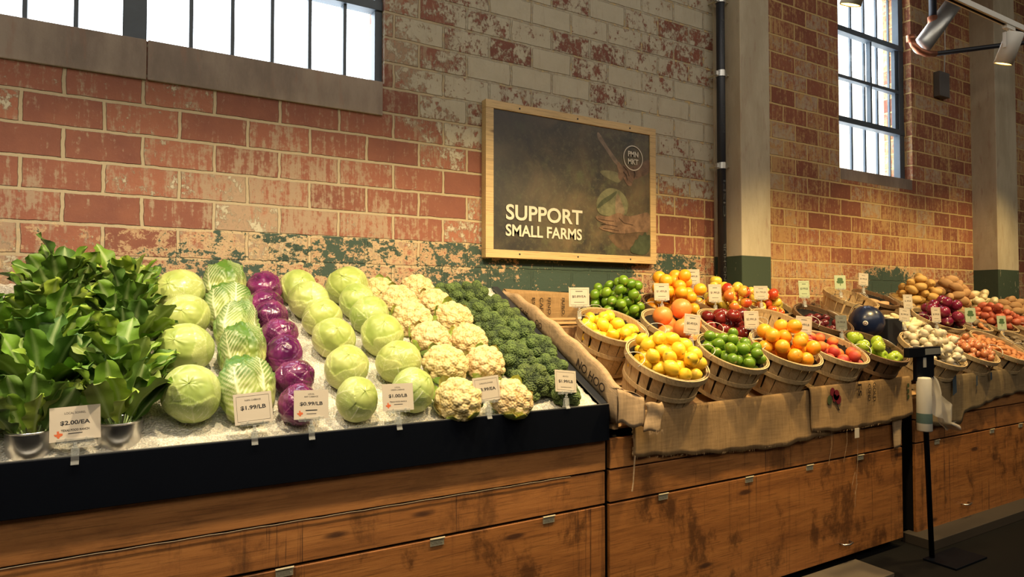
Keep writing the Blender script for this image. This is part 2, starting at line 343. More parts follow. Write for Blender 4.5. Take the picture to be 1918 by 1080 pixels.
M['dye_black'] = plain('faded black dye', (.03,.022,.018), .95, spec=.1)
M['dye_red'] = plain('dark red dye', (.17,.018,.025), .95, spec=.1)
M['dye_green'] = plain('dull green dye', (.06,.075,.03), .95, spec=.1)
M['dye_blue'] = plain('dull blue dye', (.05,.07,.09), .95, spec=.1)
M['burlap'] = burlap_mat('burlap', (.40,.25,.115))
M['burlap_pale'] = burlap_mat('pale burlap', (.52,.36,.21))
M['burlap_dull'] = burlap_mat('dull burlap', (.24,.17,.09))
M['wire'] = plain('basket wire', (.62,.58,.50), .35, .4)
M['paper'] = plain('pale paper roll', (.50,.46,.38), .6)
M['seal'] = plain('dark green print', (.06,.10,.09), .6)
m, nt, b = mat('clear acrylic'); tr = nd(nt, 'ShaderNodeBsdfTransparent', i_Color=(.93,.95,.95,1)); gl = nd(nt, 'ShaderNodeBsdfGlossy', i_Roughness=.12); lw = nd(nt, 'ShaderNodeLayerWeight', i_Blend=.45)
mx = nd(nt, 'ShaderNodeMixShader', i_0=mth(nt, 'ADD', mth(nt, 'MULTIPLY', lw.outputs[1], .55), .13), i_1=tr.outputs[0], i_2=nd(nt, 'ShaderNodeBsdfPrincipled', i_Base_Color=(.8,.8,.76,1), i_Roughness=.1, i_Coat_Weight=1.0).outputs[0]); nt.links.new(mx.outputs[0], nt.nodes['Material Output'].inputs[0]); M['acrylic'] = m
m, nt, b = mat('window glass'); tr = nd(nt, 'ShaderNodeBsdfTransparent', i_Color=(.95,.97,.98,1)); gl = nd(nt, 'ShaderNodeBsdfGlossy', i_Roughness=.03)
mx = nd(nt, 'ShaderNodeMixShader', i_0=.06, i_1=tr.outputs[0], i_2=gl.outputs[0]); nt.links.new(mx.outputs[0], nt.nodes['Material Output'].inputs[0]); M['glass'] = m
m, nt, b = mat('plastic bag film'); tr = nd(nt, 'ShaderNodeBsdfTransparent'); df = nd(nt, 'ShaderNodeBsdfPrincipled'); df.inputs['Base Color'].default_value = (.62,.56,.46,1); df.inputs['Roughness'].default_value = .25
mx = nd(nt, 'ShaderNodeMixShader', i_0=.6, i_1=tr.outputs[0], i_2=df.outputs[0]); nt.links.new(mx.outputs[0], nt.nodes['Material Output'].inputs[0]); M['film'] = m
m, nt, b = mat('crushed ice'); P = nd(nt, 'ShaderNodeNewGeometry').outputs['Position']
vo = nd(nt, 'ShaderNodeTexVoronoi', i_Vector=P, i_Scale=130); vc = nd(nt, 'ShaderNodeSeparateColor', i_0=vo.outputs['Color']).outputs[0]
nt.links.new(mixc(nt, mth(nt, 'MULTIPLY', vc, noise(nt, P, 6, 3)), (.84,.79,.66), (.46,.44,.37)), b.inputs['Base Color']); b.inputs['Roughness'].default_value = .18
b.inputs['Subsurface Weight'].default_value = .3; b.inputs['Subsurface Radius'].default_value = (.01,.012,.014)
bump(nt, b, mth(nt, 'ADD', vc, vo.outputs['Distance']), 1.0, .007); M['ice'] = m
m, nt, b = mat('spotlight lens'); em = nd(nt, 'ShaderNodeEmission', i_Color=(1,.58,.12,1), i_Strength=6); nt.links.new(em.outputs[0], nt.nodes['Material Output'].inputs[0]); M['lens'] = m
M['cab'] = attr_mat('cabbage leaf', .34, .12, 45, .12, coat=.1)
M['redcab'] = attr_mat('red cabbage leaf', .22, .04, 60, .25, coat=.35, tintvar=.15)
M['napa'] = attr_mat('napa leaf', .38, .12, 70, .2)
M['cauli'] = attr_mat('cauliflower curd', .7, .15, 160, .35)
M['brocc'] = attr_mat('broccoli floret', .75, .0, 260, .6)
M['leaf'] = attr_mat('leafy green', .5, .06, 42, .5, coat=0, spec=.35, tintvar=.22)
M['stem'] = plain('pale green stem', (.30,.42,.16), .5)
M['brown_stem'] = plain('brown stem', (.10,.06,.03), .8)
M['lemon'] = fruit_mat('lemon skin', (.85,.50,.015), (.90,.62,.05), (.35,.32,.06), .38, 140, .3, .97)
M['lime'] = fruit_mat('lime skin', (.07,.17,.01), (.20,.34,.02), (.40,.38,.12), .3, 140, .25, .965)
M['orange'] = fruit_mat('orange skin', (.85,.30,.01), (.92,.42,.025), (.25,.22,.05), .38, 150, .35, .985)
M['gfruit'] = fruit_mat('grapefruit skin', (.80,.19,.035), (.86,.30,.07), (.25,.2,.05), .4, 120, .3, .99)
M['redapple'] = fruit_mat('dark red apple skin', (.11,.006,.008), (.22,.02,.014), None, .2, 60, .05, coat=.5, sub=0)
M['gapple'] = fruit_mat('green apple skin', (.30,.44,.03), (.44,.55,.06), None, .22, 60, .05, coat=.4)
M['yapple'] = fruit_mat('yellow apple skin', (.74,.52,.05), (.70,.58,.09), None, .25, 60, .05, coat=.4, blush=(.62,.16,.03))
M['rapple'] = fruit_mat('red blushed apple skin', (.60,.12,.02), (.50,.035,.02), None, .25, 60, .05, coat=.4, blush=(.70,.42,.06))
M['peach'] = fruit_mat('peach skin', (.45,.03,.035), (.55,.07,.04), (.1,.05,.02), .6, 90, .05, .99, coat=0, blush=(.72,.20,.04))
M['plum'] = fruit_mat('plum skin', (.07,.008,.012), (.16,.02,.02), None, .2, 60, .03, coat=.4, sub=0)
M['ronion'] = fruit_mat('red onion skin', (.13,.006,.03), (.22,.02,.05), (.25,.14,.08), .2, 40, .1, .95, coat=.4, sub=0)
M['shallot'] = fruit_mat('shallot skin', (.42,.13,.05), (.55,.22,.09), (.3,.18,.08), .28, 50, .15, .95, coat=.3)
M['garlic'] = fruit_mat('garlic skin', (.62,.53,.36), (.70,.62,.45), (.5,.4,.25), .45, 50, .2, .96)
M['wonion'] = fruit_mat('cream root skin', (.66,.54,.28), (.74,.64,.38), None, .45, 40, .2)
M['ypot'] = fruit_mat('yellow potato skin', (.58,.33,.08), (.66,.42,.13), None, .6, 45, .3, coat=0)
M['rpot'] = fruit_mat('red potato skin', (.40,.07,.035), (.52,.14,.06), None, .5, 45, .25, coat=0)
M['russet'] = fruit_mat('russet skin', (.40,.21,.08), (.50,.29,.12), None, .75, 45, .4, coat=0)
M['finger'] = fruit_mat('orange brown root skin', (.46,.16,.05), (.56,.24,.08), None, .6, 45, .3, coat=0)
M['purple'] = fruit_mat('grey brown root skin', (.12,.08,.045), (.24,.17,.09), None, .65, 45, .3, coat=0)
M['ginger'] = fruit_mat('peach tan root skin', (.62,.33,.15), (.70,.42,.22), None, .6, 30, .3, coat=0)
M['melon'] = plain('navy melon rind', (.008,.014,.045), .3, coat=.2)
M['liner'] = plain('dark basket liner', (.02,.016,.014), .9)

# ------------------------------------------------------------------ setting
WY = 3.3
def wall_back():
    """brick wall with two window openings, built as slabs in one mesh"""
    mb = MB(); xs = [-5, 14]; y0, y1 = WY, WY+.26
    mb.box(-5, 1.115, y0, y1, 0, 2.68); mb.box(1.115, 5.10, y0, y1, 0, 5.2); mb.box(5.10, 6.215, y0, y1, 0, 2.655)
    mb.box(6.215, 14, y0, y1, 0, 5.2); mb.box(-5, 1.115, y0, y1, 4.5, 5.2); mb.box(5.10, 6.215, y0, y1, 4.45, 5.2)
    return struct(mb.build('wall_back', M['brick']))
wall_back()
struct(MB().box(-5, 14, -7, 3.6, -.1, 0).build('floor', M['floor']))
struct(MB().box(-5, 14, -7, 3.6, 5.2, 5.3).build('ceiling', M['ceil']))
struct(MB().box(-5.2, -5, -7, 3.6, 0, 5.2).build('wall_left', M['plaster']))
struct(MB().box(14, 14.2, -7, 3.6, 0, 5.2).build('wall_right', M['plaster']))
struct(MB().box(-5, 14, -7.2, -7, 0, 5.2).build('wall_front', M['plaster']))
t = MB(); t.box(-5, .01, WY-.012, WY+.255, 2.505, 2.686); t.box(.014, 1.105, WY-.012, WY+.255, 2.505, 2.686)
struct(t.build('trim_1', M['band'], bevel=.004))
struct(MB().box(5.11, 6.205, WY-.0015, WY+.25, 2.56, 2.657).build('trim_2', M['band'], bevel=.003))
struct(MB().box(3.655, 3.965, 3.10, 3.31, 0, 5.2).build('trim_3', M['conc'], bevel=.006))
struct(MB().box(7.30, 7.73, 3.08, 3.31, 0, 5.2).build('trim_4', M['conc'], bevel=.006))
struct(MB().box(3.60, 3.655, 3.285, 3.31, 0, 5.2).build('trim_5', M['conc']))

# window_1: long clerestory
f = MB(); yf0, yf1 = WY+.05, WY+.095
for x in (-.795, -.617, -.438, -.259): f.box(x-.009, x+.009, yf0, yf1, 2.68, 4.5)
f.box(-.085, .010, yf0-.02, yf1+.02, 2.68, 4.5)
for x in (.191, .371, .554, .737, .917): f.box(x-.009, x+.009, yf0, yf1, 2.68, 4.5)
f.box(1.075, 1.115, yf0-.01, yf1+.01, 2.68, 4.5)
f.box(-5, 1.115, yf0-.005, yf1+.005, 2.68, 2.70); f.box(-5, 1.115, yf0-.02, yf1+.01, 3.085, 3.135); f.box(-5, 1.115, yf0, yf1, 3.7, 3.75)
for i in range(22): f.box(-1.0-i*.18, -.985-i*.18, yf0, yf1, 2.68, 4.5)
w1 = struct(f.build('window_1', M['winframe'], bevel=.002))
MB().box(-5, 1.1, WY+.07, WY+.074, 2.69, 4.5).build('window_pane', M['glass'], w1)
# window_2: steel sash with security bars behind
f = MB(); a, b_ = 5.235, 6.40; yc = 3.42
def w2y(y0, y1, x0, x1, z0, z1): f.box(x0, x1, y0, y1, z0, z1)
w2y(3.385, 3.425, 5.10, 6.215, 2.657, 2.675)
w2y(3.37, 3.43, 6.14, 6.215, 2.66, 4.45)
w2y(3.37, 3.43, 5.10, 5.14, 2.66, 4.45)
w2y(3.365, 3.43, 5.10, 6.215, 3.085, 3.135); w2y(3.375, 3.425, 5.14, 6.14, 3.475, 3.505); w2y(3.365, 3.43, 5.10, 6.215, 3.88, 3.93)
w2y(3.38, 3.42, 5.70, 5.725, 3.13, 3.89); w2y(3.385, 3.42, 6.10, 6.14, 3.13, 3.89)
w2 = struct(f.build('window_2', M['winframe'], bevel=.002))
MB().box(5.11, 6.2, 3.398, 3.402, 2.665, 4.45).build('window_pane', M['glass'], w2)
f = MB()
for i in range(6):
    x = 5.50 + i*.205 - .1; f.box(x-.013, x+.013, 3.50, 3.518, 2.66, 4.45)
f.build('security_bars', M['winframe'], w2)
# neighbouring building seen through the right window
m_out = plain('sunlit pale brick', (.62,.55,.40), .9, vary=.1, vs=5)
nb = MB(); nb.box(9, 24, 9, 12, -1, 5.2); nb.box(13, 24, 10, 14, 5.2, 7.6)
g = nb.build('neighbour_building', m_out); tag(g, 'pale sunlit building seen through the right window', 'building')

# ------------------------------------------------------------------ cabinets
def cabinet(name, label, x0, x1, doors, hinges, handles, z_back, z_front, seam=True):
    t = thing(name, label, 'display cabinet', (x0, 2.28, 0)); 
    def L(mb, nm, mt, par=t, **k):
        mb.v = [(a-x0, b-2.28, c) for a, b, c in mb.v]
        return mb.build(nm, mt, par, **k)
    L(MB().prism([(2.30,.06),(2.30,z_front),(3.285,z_back),(3.285,.06)], x0+.006, x1-.006, 'x'), 'carcass', M['dark'])
    L(MB().box(x0+.02, x1-.02, 2.36, 3.2, 0, .06), 'plinth', M['dark'])
    L(MB().box(x0+.003, x1-.003, 2.272, 2.298, .770, .902), 'top_board', M['board_top'], bevel=.003)
    L(MB().box(x0+.003, x1-.003, 2.276, 2.298, .622, .762), 'lower_board', M['board_low'], bevel=.003)
    ds = []
    for a, b2 in doors:
        ds.append(L(MB().box(a, b2, 2.276, 2.297, .055, .612), 'door', M['door'], bevel=.003))
    for hx in hinges:
        d = [d for d, (a, b2) in zip(ds, doors) if a <= hx <= b2][0]
        h = MB(); h.box(hx-.028, hx+.028, 2.272, 2.277, .588, .612); h.tube([(hx-.03, 2.270, .615), (hx+.03, 2.270, .615)], .004, 8)
        for q in (-.019, 0, .019): h.lathe([(.0035, 0), (.003, .0015), (0, .0018)], 8, Matrix.Translation((hx+q, 2.272, .598)) @ Matrix.Rotation(R_(90), 4, 'X'))
        L(h, 'hinge', M['hinge'], d)
    for hx, hz in handles:
        d = [d for d, (a, b2) in zip(ds, doors) if a <= hx <= b2][0]
        L(MB().tube([(hx-.045, 2.277, hz), (hx-.04, 2.25, hz), (hx, 2.243, hz-.002), (hx+.04, 2.25, hz), (hx+.045, 2.277, hz)], .005, 8), 'handle', M['steel'], d, smooth=True)
    return t
cb = cabinet('display_cabinet', 'long stained wooden cabinet under the black tray of vegetables on ice', -3.0, 1.792, [(-3.0, -.62), (-.61, 1.789)], [-.2, .43, .985, 1.49], [], 1.35, .90)
# light metal bead along the board seam
r = MB(); rr = [(-3.0+3.0 + i*.05, -.010, .7665 + .001*math.sin(i*2.1)) for i in range(int(4.68/.05))]
r.tube(rr, .0012, 6); r.build('metal_bead', plain('dull bead', (.30,.24,.16), .5, .2), cb, smooth=True)
cabinet('display_cabinet', 'stained wooden cabinet under the fruit baskets, draped with burlap', 1.812, 4.122, [(1.815, 4.119)], [2.13, 2.72, 3.21, 3.68], [(3.52, .135)], 1.33, .90)
cabinet('display_cabinet', 'duller wooden cabinet at the right under the potato and onion baskets', 4.268, 7.28, [(4.271, 5.46), (5.467, 7.277)], [4.52, 5.25, 5.68, 6.5], [(4.86, .155)], 1.28, .85)
# low slabs at the floor line
t = MB(); t.box(2.62, 3.62, 2.05, 2.275, 0, .022); tag(t.build('floor_slab', plain('grey brown slab', (.09,.068,.045), .7, vary=.2, vs=6), bevel=.003), 'flat grey brown slab lying on the floor before the fruit cabinet', 'slab')
t = MB(); t.box(4.20, 7.28, 2.14, 2.33, 0, .06); tag(t.build('toe_kick', plain('brown toe kick', (.030,.021,.013), .7, vary=.2, vs=6), bevel=.003), 'low brown step along the foot of the right hand cabinet', 'toe kick')
t = MB(); t.lathe([(.0, 0), (.028, 0), (.024, .02), (.014, .035), (.006, .05), (0, .055)], 10, Matrix.Translation((3.07, 2.12, .022)))
tag(t.build('garlic_bulb', M['garlic'], smooth=True), 'pale bulb dropped on the slab in front of the fruit cabinet', 'garlic')

# ------------------------------------------------------------------ black tray and ice
SL = .53
def icez(y): return 1.045 + SL*(y-2.28)
tray = thing('ice_tray', 'long black steel tray holding the crushed ice and vegetables', 'tray', (0, 2.26, .905))
def L2(mb, nm, mt, par, o, **k):
    mb.v = [(a-o[0], b-o[1], c-o[2]) for a, b, c in mb.v]; return mb.build(nm, mt, par, **k)
o_ = (0, 2.26, .905)
L2(MB().box(-3.0, 1.79, 2.245, 2.262, .905, 1.062), 'front_panel', M['black'], tray, o_, bevel=.002)
L2(MB().prism([(2.262,.905),(2.262,1.062),(2.35,1.100),(3.27,icez(3.27)+.02),(3.27,.905)], 1.776, 1.79, 'x'), 'side_panel', M['black'], tray, o_)
L2(MB().prism([(2.262,1.058),(2.262,1.066),(3.27,icez(3.27)+.034),(3.27,icez(3.27)+.02)], 1.755, 1.792, 'x'), 'side_lip', M['blacklip'], tray, o_)
L2(MB().prism([(2.262,.905),(2.262,.99),(3.27,icez(3.27)-.06),(3.27,.905)], -3.0, 1.776, 'x'), 'tray_bed', M['black'], tray, o_)
L2(MB().box(-3.0, 1.79, 2.249, 2.259, 1.0622, 1.0645), 'metal_edge', M['galv'], tray, o_)
nx_, ny_ = 620, 170
X = np.linspace(-1.35, 1.756, nx_); Yv = np.linspace(2.263, 3.285, ny_)
XX, YY = np.meshgrid(X, Yv); rs = np.random.RandomState(3)
def vnoise(sx, sy, n, m, amp):
    g_ = rs.rand(int(sy)+2, int(sx)+2); xi = np.linspace(0, sx-.001, m); yi = np.linspace(0, sy-.001, n)
    x0 = xi.astype(int); y0 = yi.astype(int); fx = xi-x0; fy = yi-y0; fx = fx*fx*(3-2*fx); fy = fy*fy*(3-2*fy)
    a = g_[y0][:, x0]; b = g_[y0][:, x0+1]; c = g_[y0+1][:, x0]; d = g_[y0+1][:, x0+1]
    return amp*((a*(1-fx)+b*fx)*(1-fy)[:, None] + (c*(1-fx)+d*fx)*fy[:, None])
ZZ = 1.038 + SL*(YY-2.28) + vnoise(12, 4, ny_, nx_, .014) + vnoise(110, 38, ny_, nx_, .007) + vnoise(300, 100, ny_, nx_, .006)
ZZ = np.where(YY < 2.28, np.minimum(ZZ, 1.056), ZZ)
ice = gridmesh('crushed_ice', np.stack([XX, YY, ZZ], -1), M['ice'])
ice['kind'] = 'stuff'; tag(ice, 'bed of crushed ice sloping up under the vegetables', 'ice')

# ------------------------------------------------------------------ leafy heads
def leafy(name, mt, Rr, nl, colfn, seed, nt_=84, npn=150, zsc=1.0, step=.012, crinkle=.004, vein_w=.03, sv=.30, top_open=0.0, ruffle=0.0, wide=1.15):
    rs = np.random.RandomState(seed)
    t = np.linspace(.02, math.pi-.02, nt_)[:, None]*np.ones((1, npn)); a = np.linspace(0, 2*math.pi, npn, endpoint=False)[None]*np.ones((nt_, 1))
    warp = vn(rs, 7, 9, nt_, npn)-.5; warp2 = vn(rs, 16, 22, nt_, npn)-.5
    rad = np.ones_like(t); vein = np.zeros_like(t); lay = np.zeros_like(t); dist_edge = np.ones_like(t)
    for i in range(nl):
        a0 = i*2.399 + rs.uniform(-.3, .3); T = rs.uniform(2.0, 2.75) if i < nl-2 else rs.uniform(1.75, 2.3)
        da = (a-a0+math.pi) % (2*math.pi)-math.pi
        s = da*np.sin(t); hw = wide*np.sin(np.clip(t/T, 0, 1)*math.pi*.5)**.7*np.sqrt(np.clip(1-(t/T)**6, 0, 1))
        ed = hw*(1+.06*warp*4) - np.abs(s)
        m_ = (ed > 0) & (t < T)
        rad = np.where(m_, 1+step*(i+1)*.55+step*.6*np.exp(-np.clip(ed, 0, 9)/.08), rad)
        mid = np.exp(-(s/(vein_w*(1.25-t/T)))**2)
        ph = (t*1.15 - np.abs(s)*.95 + .10*warp + .04*warp2 + i*.13)/sv
        fr = np.abs(ph-np.round(ph))*sv; side = np.exp(-(fr/(vein_w*.40))**2)*np.clip(1.15-np.abs(s)/np.maximum(hw, .01), 0, 1)*np.clip(t*2, 0, 1)
        ph2 = (t*1.0 + np.abs(s)*1.6 + .25*warp2)/(sv*.33); fr2 = np.abs(ph2-np.round(ph2))
        vv = np.maximum(mid, np.maximum(side*.8, .22*np.exp(-(fr2/.13)**2)))
        vein = np.where(m_, vv, vein); lay = np.where(m_, i, lay); dist_edge = np.where(m_, ed, dist_edge)
    r = Rr*(rad + crinkle/.09*(warp2*.6+warp*1.2) + .015*vein)
    if ruffle: r = r*(1+ruffle*np.exp(-dist_edge/.10)*np.sin(a*23+t*9+warp*9)*(t > 1.1))
    sh = 1+.05*np.cos(2*(a-rs.uniform(0, 6)))
    P = np.stack([r*sh*np.sin(t)*np.cos(a), r*sh*np.sin(t)*np.sin(a), -r*np.cos(t)*zsc], -1)
    if zsc > 1.1: # barrel
        pass
    return gridmesh(name, P, mt, None, True, colfn(t, a, vein, lay, warp, dist_edge, rs))
def vn(rs, sy, sx, n, m):
    g_ = rs.rand(sy+2, sx); g_ = np.concatenate([g_, g_[:, :2]], 1)
    xi = np.linspace(0, sx-.0001, m); yi = np.linspace(0, sy-.001, n); x0 = xi.astype(int); y0 = yi.astype(int); fx = xi-x0; fy = yi-y0; fx = fx*fx*(3-2*fx); fy = fy*fy*(3-2*fy)
    a = g_[y0][:, x0]; b = g_[y0][:, x0+1]; c = g_[y0+1][:, x0]; d = g_[y0+1][:, x0+1]
    return (a*(1-fx)+b*fx)*(1-fy)[:, None] + (c*(1-fx)+d*fx)*fy[:, None]
def mixa(f, a, b): f = np.clip(f, 0, 1)[..., None]; return np.array(a)*(1-f)+np.array(b)*f
def c_green(t, a, v, lay, wp, ed, rs):
    base = mixa(.5+wp+.14*((lay*37 % 5)-2), (.34,.43,.10), (.53,.58,.20)); base = base*(1-.25*np.exp(-ed/.03)[..., None]*0)
    return base*(1-v[..., None]*.85) + np.array((.86,.86,.60))*v[..., None]*.85
def c_red(t, a, v, lay, wp, ed, rs):
    base = mixa(.5+1.3*wp+.1*((lay*37 % 5)-2), (.075,.006,.055), (.20,.022,.13))
    return base*(1-v[..., None]*.55) + np.array((.50,.16,.30))*v[..., None]*.55
def c_napa(t, a, v, lay, wp, ed, rs):
    base = mixa((t-.7)/1.1+.9*wp, (.38,.44,.09), (.075,.18,.02)); f = np.clip(v*1.0, 0, .85)[..., None]
    return base*(1-f)+np.array((.80,.80,.50))*f
def add_stump(o, Rr, zsc=1.0):
    s = MB(); s.lathe([(0, -Rr*zsc*1.06), (Rr*.2, -Rr*zsc*1.05), (Rr*.24, -Rr*zsc*.97), (Rr*.2, -Rr*zsc*.9)], 14)
    s.build('stump', plain_stump, o, smooth=True)
plain_stump = plain('cut stump', (.62,.60,.38), .6, vary=.2)
GC = [leafy('green_cabbage', M['cab'], .092, 6, c_green, s) for s in (1, 2, 3)]
RC = [leafy('red_cabbage', M['redcab'], .074, 8, c_red, s, crinkle=.007, vein_w=.02, sv=.2, step=.016) for s in (11, 12, 13)]
NC = [leafy('napa_cabbage', M['napa'], .088, 7, c_napa, s, zsc=1.42, crinkle=.016, vein_w=.085, sv=.17, step=.032, ruffle=.055, wide=1.0) for s in (21, 22, 23)]
for o in GC: add_stump(o, .09)
for o in RC: add_stump(o, .073)
for o in NC: add_stump(o, .084, 1.42)

def fib(n, cap=1.0):
    i = np.arange(n)+.5; z = 1-(1+cap)*i/n if cap < 1 else 1-2*i/n
    ph = i*2.399963; s = np.sqrt(1-z*z); return np.stack([s*np.cos(ph), s*np.sin(ph), z], 1)
def curd(name, mt, Rr, n1, n2, h1, h2, colfn, seed, flat=.82, nt_=100, npn=170, low=-.25):
    rs = np.random.RandomState(seed)
    t = np.linspace(.01, math.pi*.80, nt_)[:, None]*np.ones((1, npn)); a = np.linspace(0, 2*math.pi, npn, endpoint=False)[None]*np.ones((nt_, 1))
    D = np.stack([np.sin(t)*np.cos(a), np.sin(t)*np.sin(a), np.cos(t)], -1).reshape(-1, 3)
    def cells(n, jit):
        c = fib(n)+rs.normal(0, jit, (n, 3)); c /= np.linalg.norm(c, axis=1)[:, None]
        dt = D @ c.T; k = dt.argmax(1); d = np.arccos(np.clip(dt[np.arange(len(D)), k], -1, 1)); s = math.sqrt(4/n)*1.02
        return np.clip(1-(d/s)**2, 0, 1), rs.rand(n)[k]
    A, ra = cells(n1, .10*math.sqrt(18/n1)); B, rb = cells(n2, .02)
    lowf = vn(rs, 5, 7, nt_, npn).ravel()-.5
    rr = Rr*(1-h1-h2+.5*h1 + h1*A*(.6+.8*ra) + h2*np.sqrt(B) + .10*lowf)
    taper = 1-.45*np.clip((t.ravel()-1.7)/.9, 0, 1)
    P = D*rr[:, None]*taper[:, None]; P[:, 2] *= flat
    return gridmesh(name, P.reshape(nt_, npn, 3), mt, None, True, colfn(A, B, ra, rb, D))
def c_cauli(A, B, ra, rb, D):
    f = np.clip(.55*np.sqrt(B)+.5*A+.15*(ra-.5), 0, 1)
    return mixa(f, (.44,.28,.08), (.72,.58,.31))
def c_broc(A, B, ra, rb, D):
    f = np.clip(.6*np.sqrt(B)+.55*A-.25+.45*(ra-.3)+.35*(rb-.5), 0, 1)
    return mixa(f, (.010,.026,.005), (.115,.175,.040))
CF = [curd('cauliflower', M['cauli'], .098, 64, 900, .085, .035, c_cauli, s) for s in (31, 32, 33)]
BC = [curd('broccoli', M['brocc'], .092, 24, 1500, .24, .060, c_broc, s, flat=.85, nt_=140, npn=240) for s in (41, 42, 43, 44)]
leafcol = (.42,.55,.13)
def blade(L, W, curl, seed, n=10, m=7, wave=.12, cup=.25, phase=0):
    """leaf blade grid: starts at the origin, grows along +z, bends toward +x"""
    rs = np.random.RandomState(seed); u = np.linspace(0, 1, n)[:, None]; v = np.linspace(-1, 1, m)[None]
    ww = W*np.sin(np.clip(u*.95+.05, 0, 1)*math.pi)**.55*(.75+.25*u)*(1+.05*np.sin(u*21+phase))
    ang = curl*u**1.4; dx = np.cumsum(np.sin(ang)/(n-1), 0)*L; dz = np.cumsum(np.cos(ang)/(n-1), 0)*L
    y = v*ww*(1-.1*abs(v)); lift = cup*ww*(v**2) + wave*W*np.sin(u*17+v*2.2+phase)*np.abs(v)**1.5
    x = dx - lift*np.cos(ang); z = dz + lift*np.sin(ang)
    return np.stack([x+0*v, y, z+0*v], -1)
def leaves_obj(name, specs, mt, parent):
    vs = []; fs = []; cs = []; base = 0
    for P, Mx, col in specs:
        n, m = P.shape[:2]; Q = P.reshape(-1, 3) @ np.array(Mx.to_3x3()).T + np.array(Mx.translation); vs.append(Q)
        idx = np.arange(n*m).reshape(n, m)+base; fs += np.stack([idx[:-1,:-1].ravel(), idx[:-1,1:].ravel(), idx[1:,1:].ravel(), idx[1:,:-1].ravel()], 1).tolist(); base += n*m
        v = np.abs(np.linspace(-1, 1, m))[None]; rib = np.exp(-(v/.10)**2)*np.ones((n, 1)); cc = np.array(col)[None, None]*(1-.6*rib[..., None])+np.array((.50,.60,.28))*.6*rib[..., None]
        cs.append(cc.reshape(-1, 3))
    mb = MB(); mb.v = [tuple(p) for p in np.concatenate(vs).tolist()]; mb.f = [tuple(q) for q in fs]
    return mb.build(name, mt, parent, True, cols=np.concatenate(cs))
for k, o in enumerate(CF):
    sp = []
    for j in range(8):
        a = j*math.pi*2/8+rnd.uniform(-.2, .2); P = blade(rnd.uniform(.075, .115), .04, -.75, j+k*9, 8, 7, .1, .2)
        sp.append((P, Matrix.Rotation(a, 4, 'Z') @ Matrix.Translation((.060, 0, -.062)) @ Matrix.Rotation(R_(48), 4, 'Y'), [c*rnd.uniform(.6, 1.1) for c in leafcol]))
    leaves_obj('leaves', sp, M['leaf'], o)
    s = MB(); s.tube([(0,0,-.10),(0,0,-.03)], [.026, .04], 12); s.build('stalk', plain_stump, o, smooth=True)
for o in BC:
    s = MB(); s.tube([(0,0,-.12),(0,0,-.03)], [.02, .038], 12); s.build('stalk', M['stem'], o, smooth=True)

NRM = Vector((0, -math.sin(math.atan(SL)), math.cos(math.atan(SL)))); UPS = Vector((0, math.cos(math.atan(SL)), math.sin(math.atan(SL))))
ORD = ['frontmost', 'second from the front', 'third from the front', 'fourth from the front', 'fifth from the front', 'sixth from the front', 'backmost']
def place_row(protos, pts, labf, group, cat, base_r, sink, axf):
    n = len(pts)
    for i, (x, y, r) in enumerate(pts):
        s = r/base_r; ax = axf(i); pz = icez(y)
        d = r*sink
        loc = Vector((x, y, pz)) + NRM*0
        # lift centre so that it rests on the ice plane
        loc = Vector((x, y, 0)); loc.z = icez(y) + (d)/NRM.z
        place = ORD[i] if i < n-1 else 'backmost'
        dup(protos[(i*2+len(labf)) % len(protos)], TRS(loc, axis_rot(ax, rnd.uniform(0, 6.28)), s), labf % place, group, cat)
J = lambda a: rnd.uniform(-a, a)
ax_any = lambda i: (J(.6), -.75+J(.4), .7+J(.3))
place_row(GC, [(.150,2.385,.098),(.141,2.64,.098),(.150,2.85,.096),(.138,3.02,.104)], 'pale green cabbage in the column beside the leafy bunches, %s', 'green cabbages beside the leafy bunches', 'cabbage', .098, .93, ax_any)
place_row(GC, [(.689,2.325,.082),(.698,2.497,.090),(.699,2.695,.090),(.690,2.855,.087),(.660,2.985,.094),(.640,3.11,.088)], 'green cabbage in the column next right of the red cabbages, %s', 'green cabbages right of the red cabbages', 'cabbage', .098, .93, ax_any)
place_row(GC, [(.914,2.344,.088),(.918,2.515,.092),(.909,2.698,.096),(.905,2.867,.093),(.884,2.992,.088),(.870,3.115,.100)], 'green cabbage in the column next to the cauliflowers, %s', 'green cabbages next to the cauliflowers', 'cabbage', .098, .93, ax_any)
place_row(RC, [(.485,2.335,.072),(.498,2.475,.074),(.488,2.629,.074),(.492,2.755,.074),(.482,2.890,.074),(.476,2.995,.073),(.488,3.11,.082)], 'shiny purple red cabbage in its column, %s', 'red cabbages', 'red cabbage', .0785, .93, ax_any)
place_row(NC, [(.325,2.42,.088),(.340,2.64,.082),(.342,2.80,.084),(.328,2.97,.082),(.324,3.12,.088)], 'ruffled napa cabbage with pale ribs, %s', 'napa cabbages', 'napa cabbage', .092, .92, lambda i: (J(.22), .55+J(.15), 1.0))
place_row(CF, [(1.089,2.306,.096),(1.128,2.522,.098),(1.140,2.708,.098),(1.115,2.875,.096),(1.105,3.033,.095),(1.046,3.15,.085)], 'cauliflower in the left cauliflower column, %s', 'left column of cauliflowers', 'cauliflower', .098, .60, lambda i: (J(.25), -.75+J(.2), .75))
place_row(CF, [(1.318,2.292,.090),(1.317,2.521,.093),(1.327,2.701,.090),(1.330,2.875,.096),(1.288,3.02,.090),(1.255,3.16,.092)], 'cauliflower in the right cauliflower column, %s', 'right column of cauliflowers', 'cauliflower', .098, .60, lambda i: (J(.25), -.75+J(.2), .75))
place_row(BC, [(1.481,2.394,.090),(1.487,2.545,.092),(1.497,2.694,.088),(1.493,2.82,.088),(1.475,2.94,.088),(1.41,3.10,.092)], 'dark broccoli crown in the left broccoli column, %s', 'left column of broccoli', 'broccoli', .090, .55, lambda i: (J(.3), -.55+J(.25), .8))
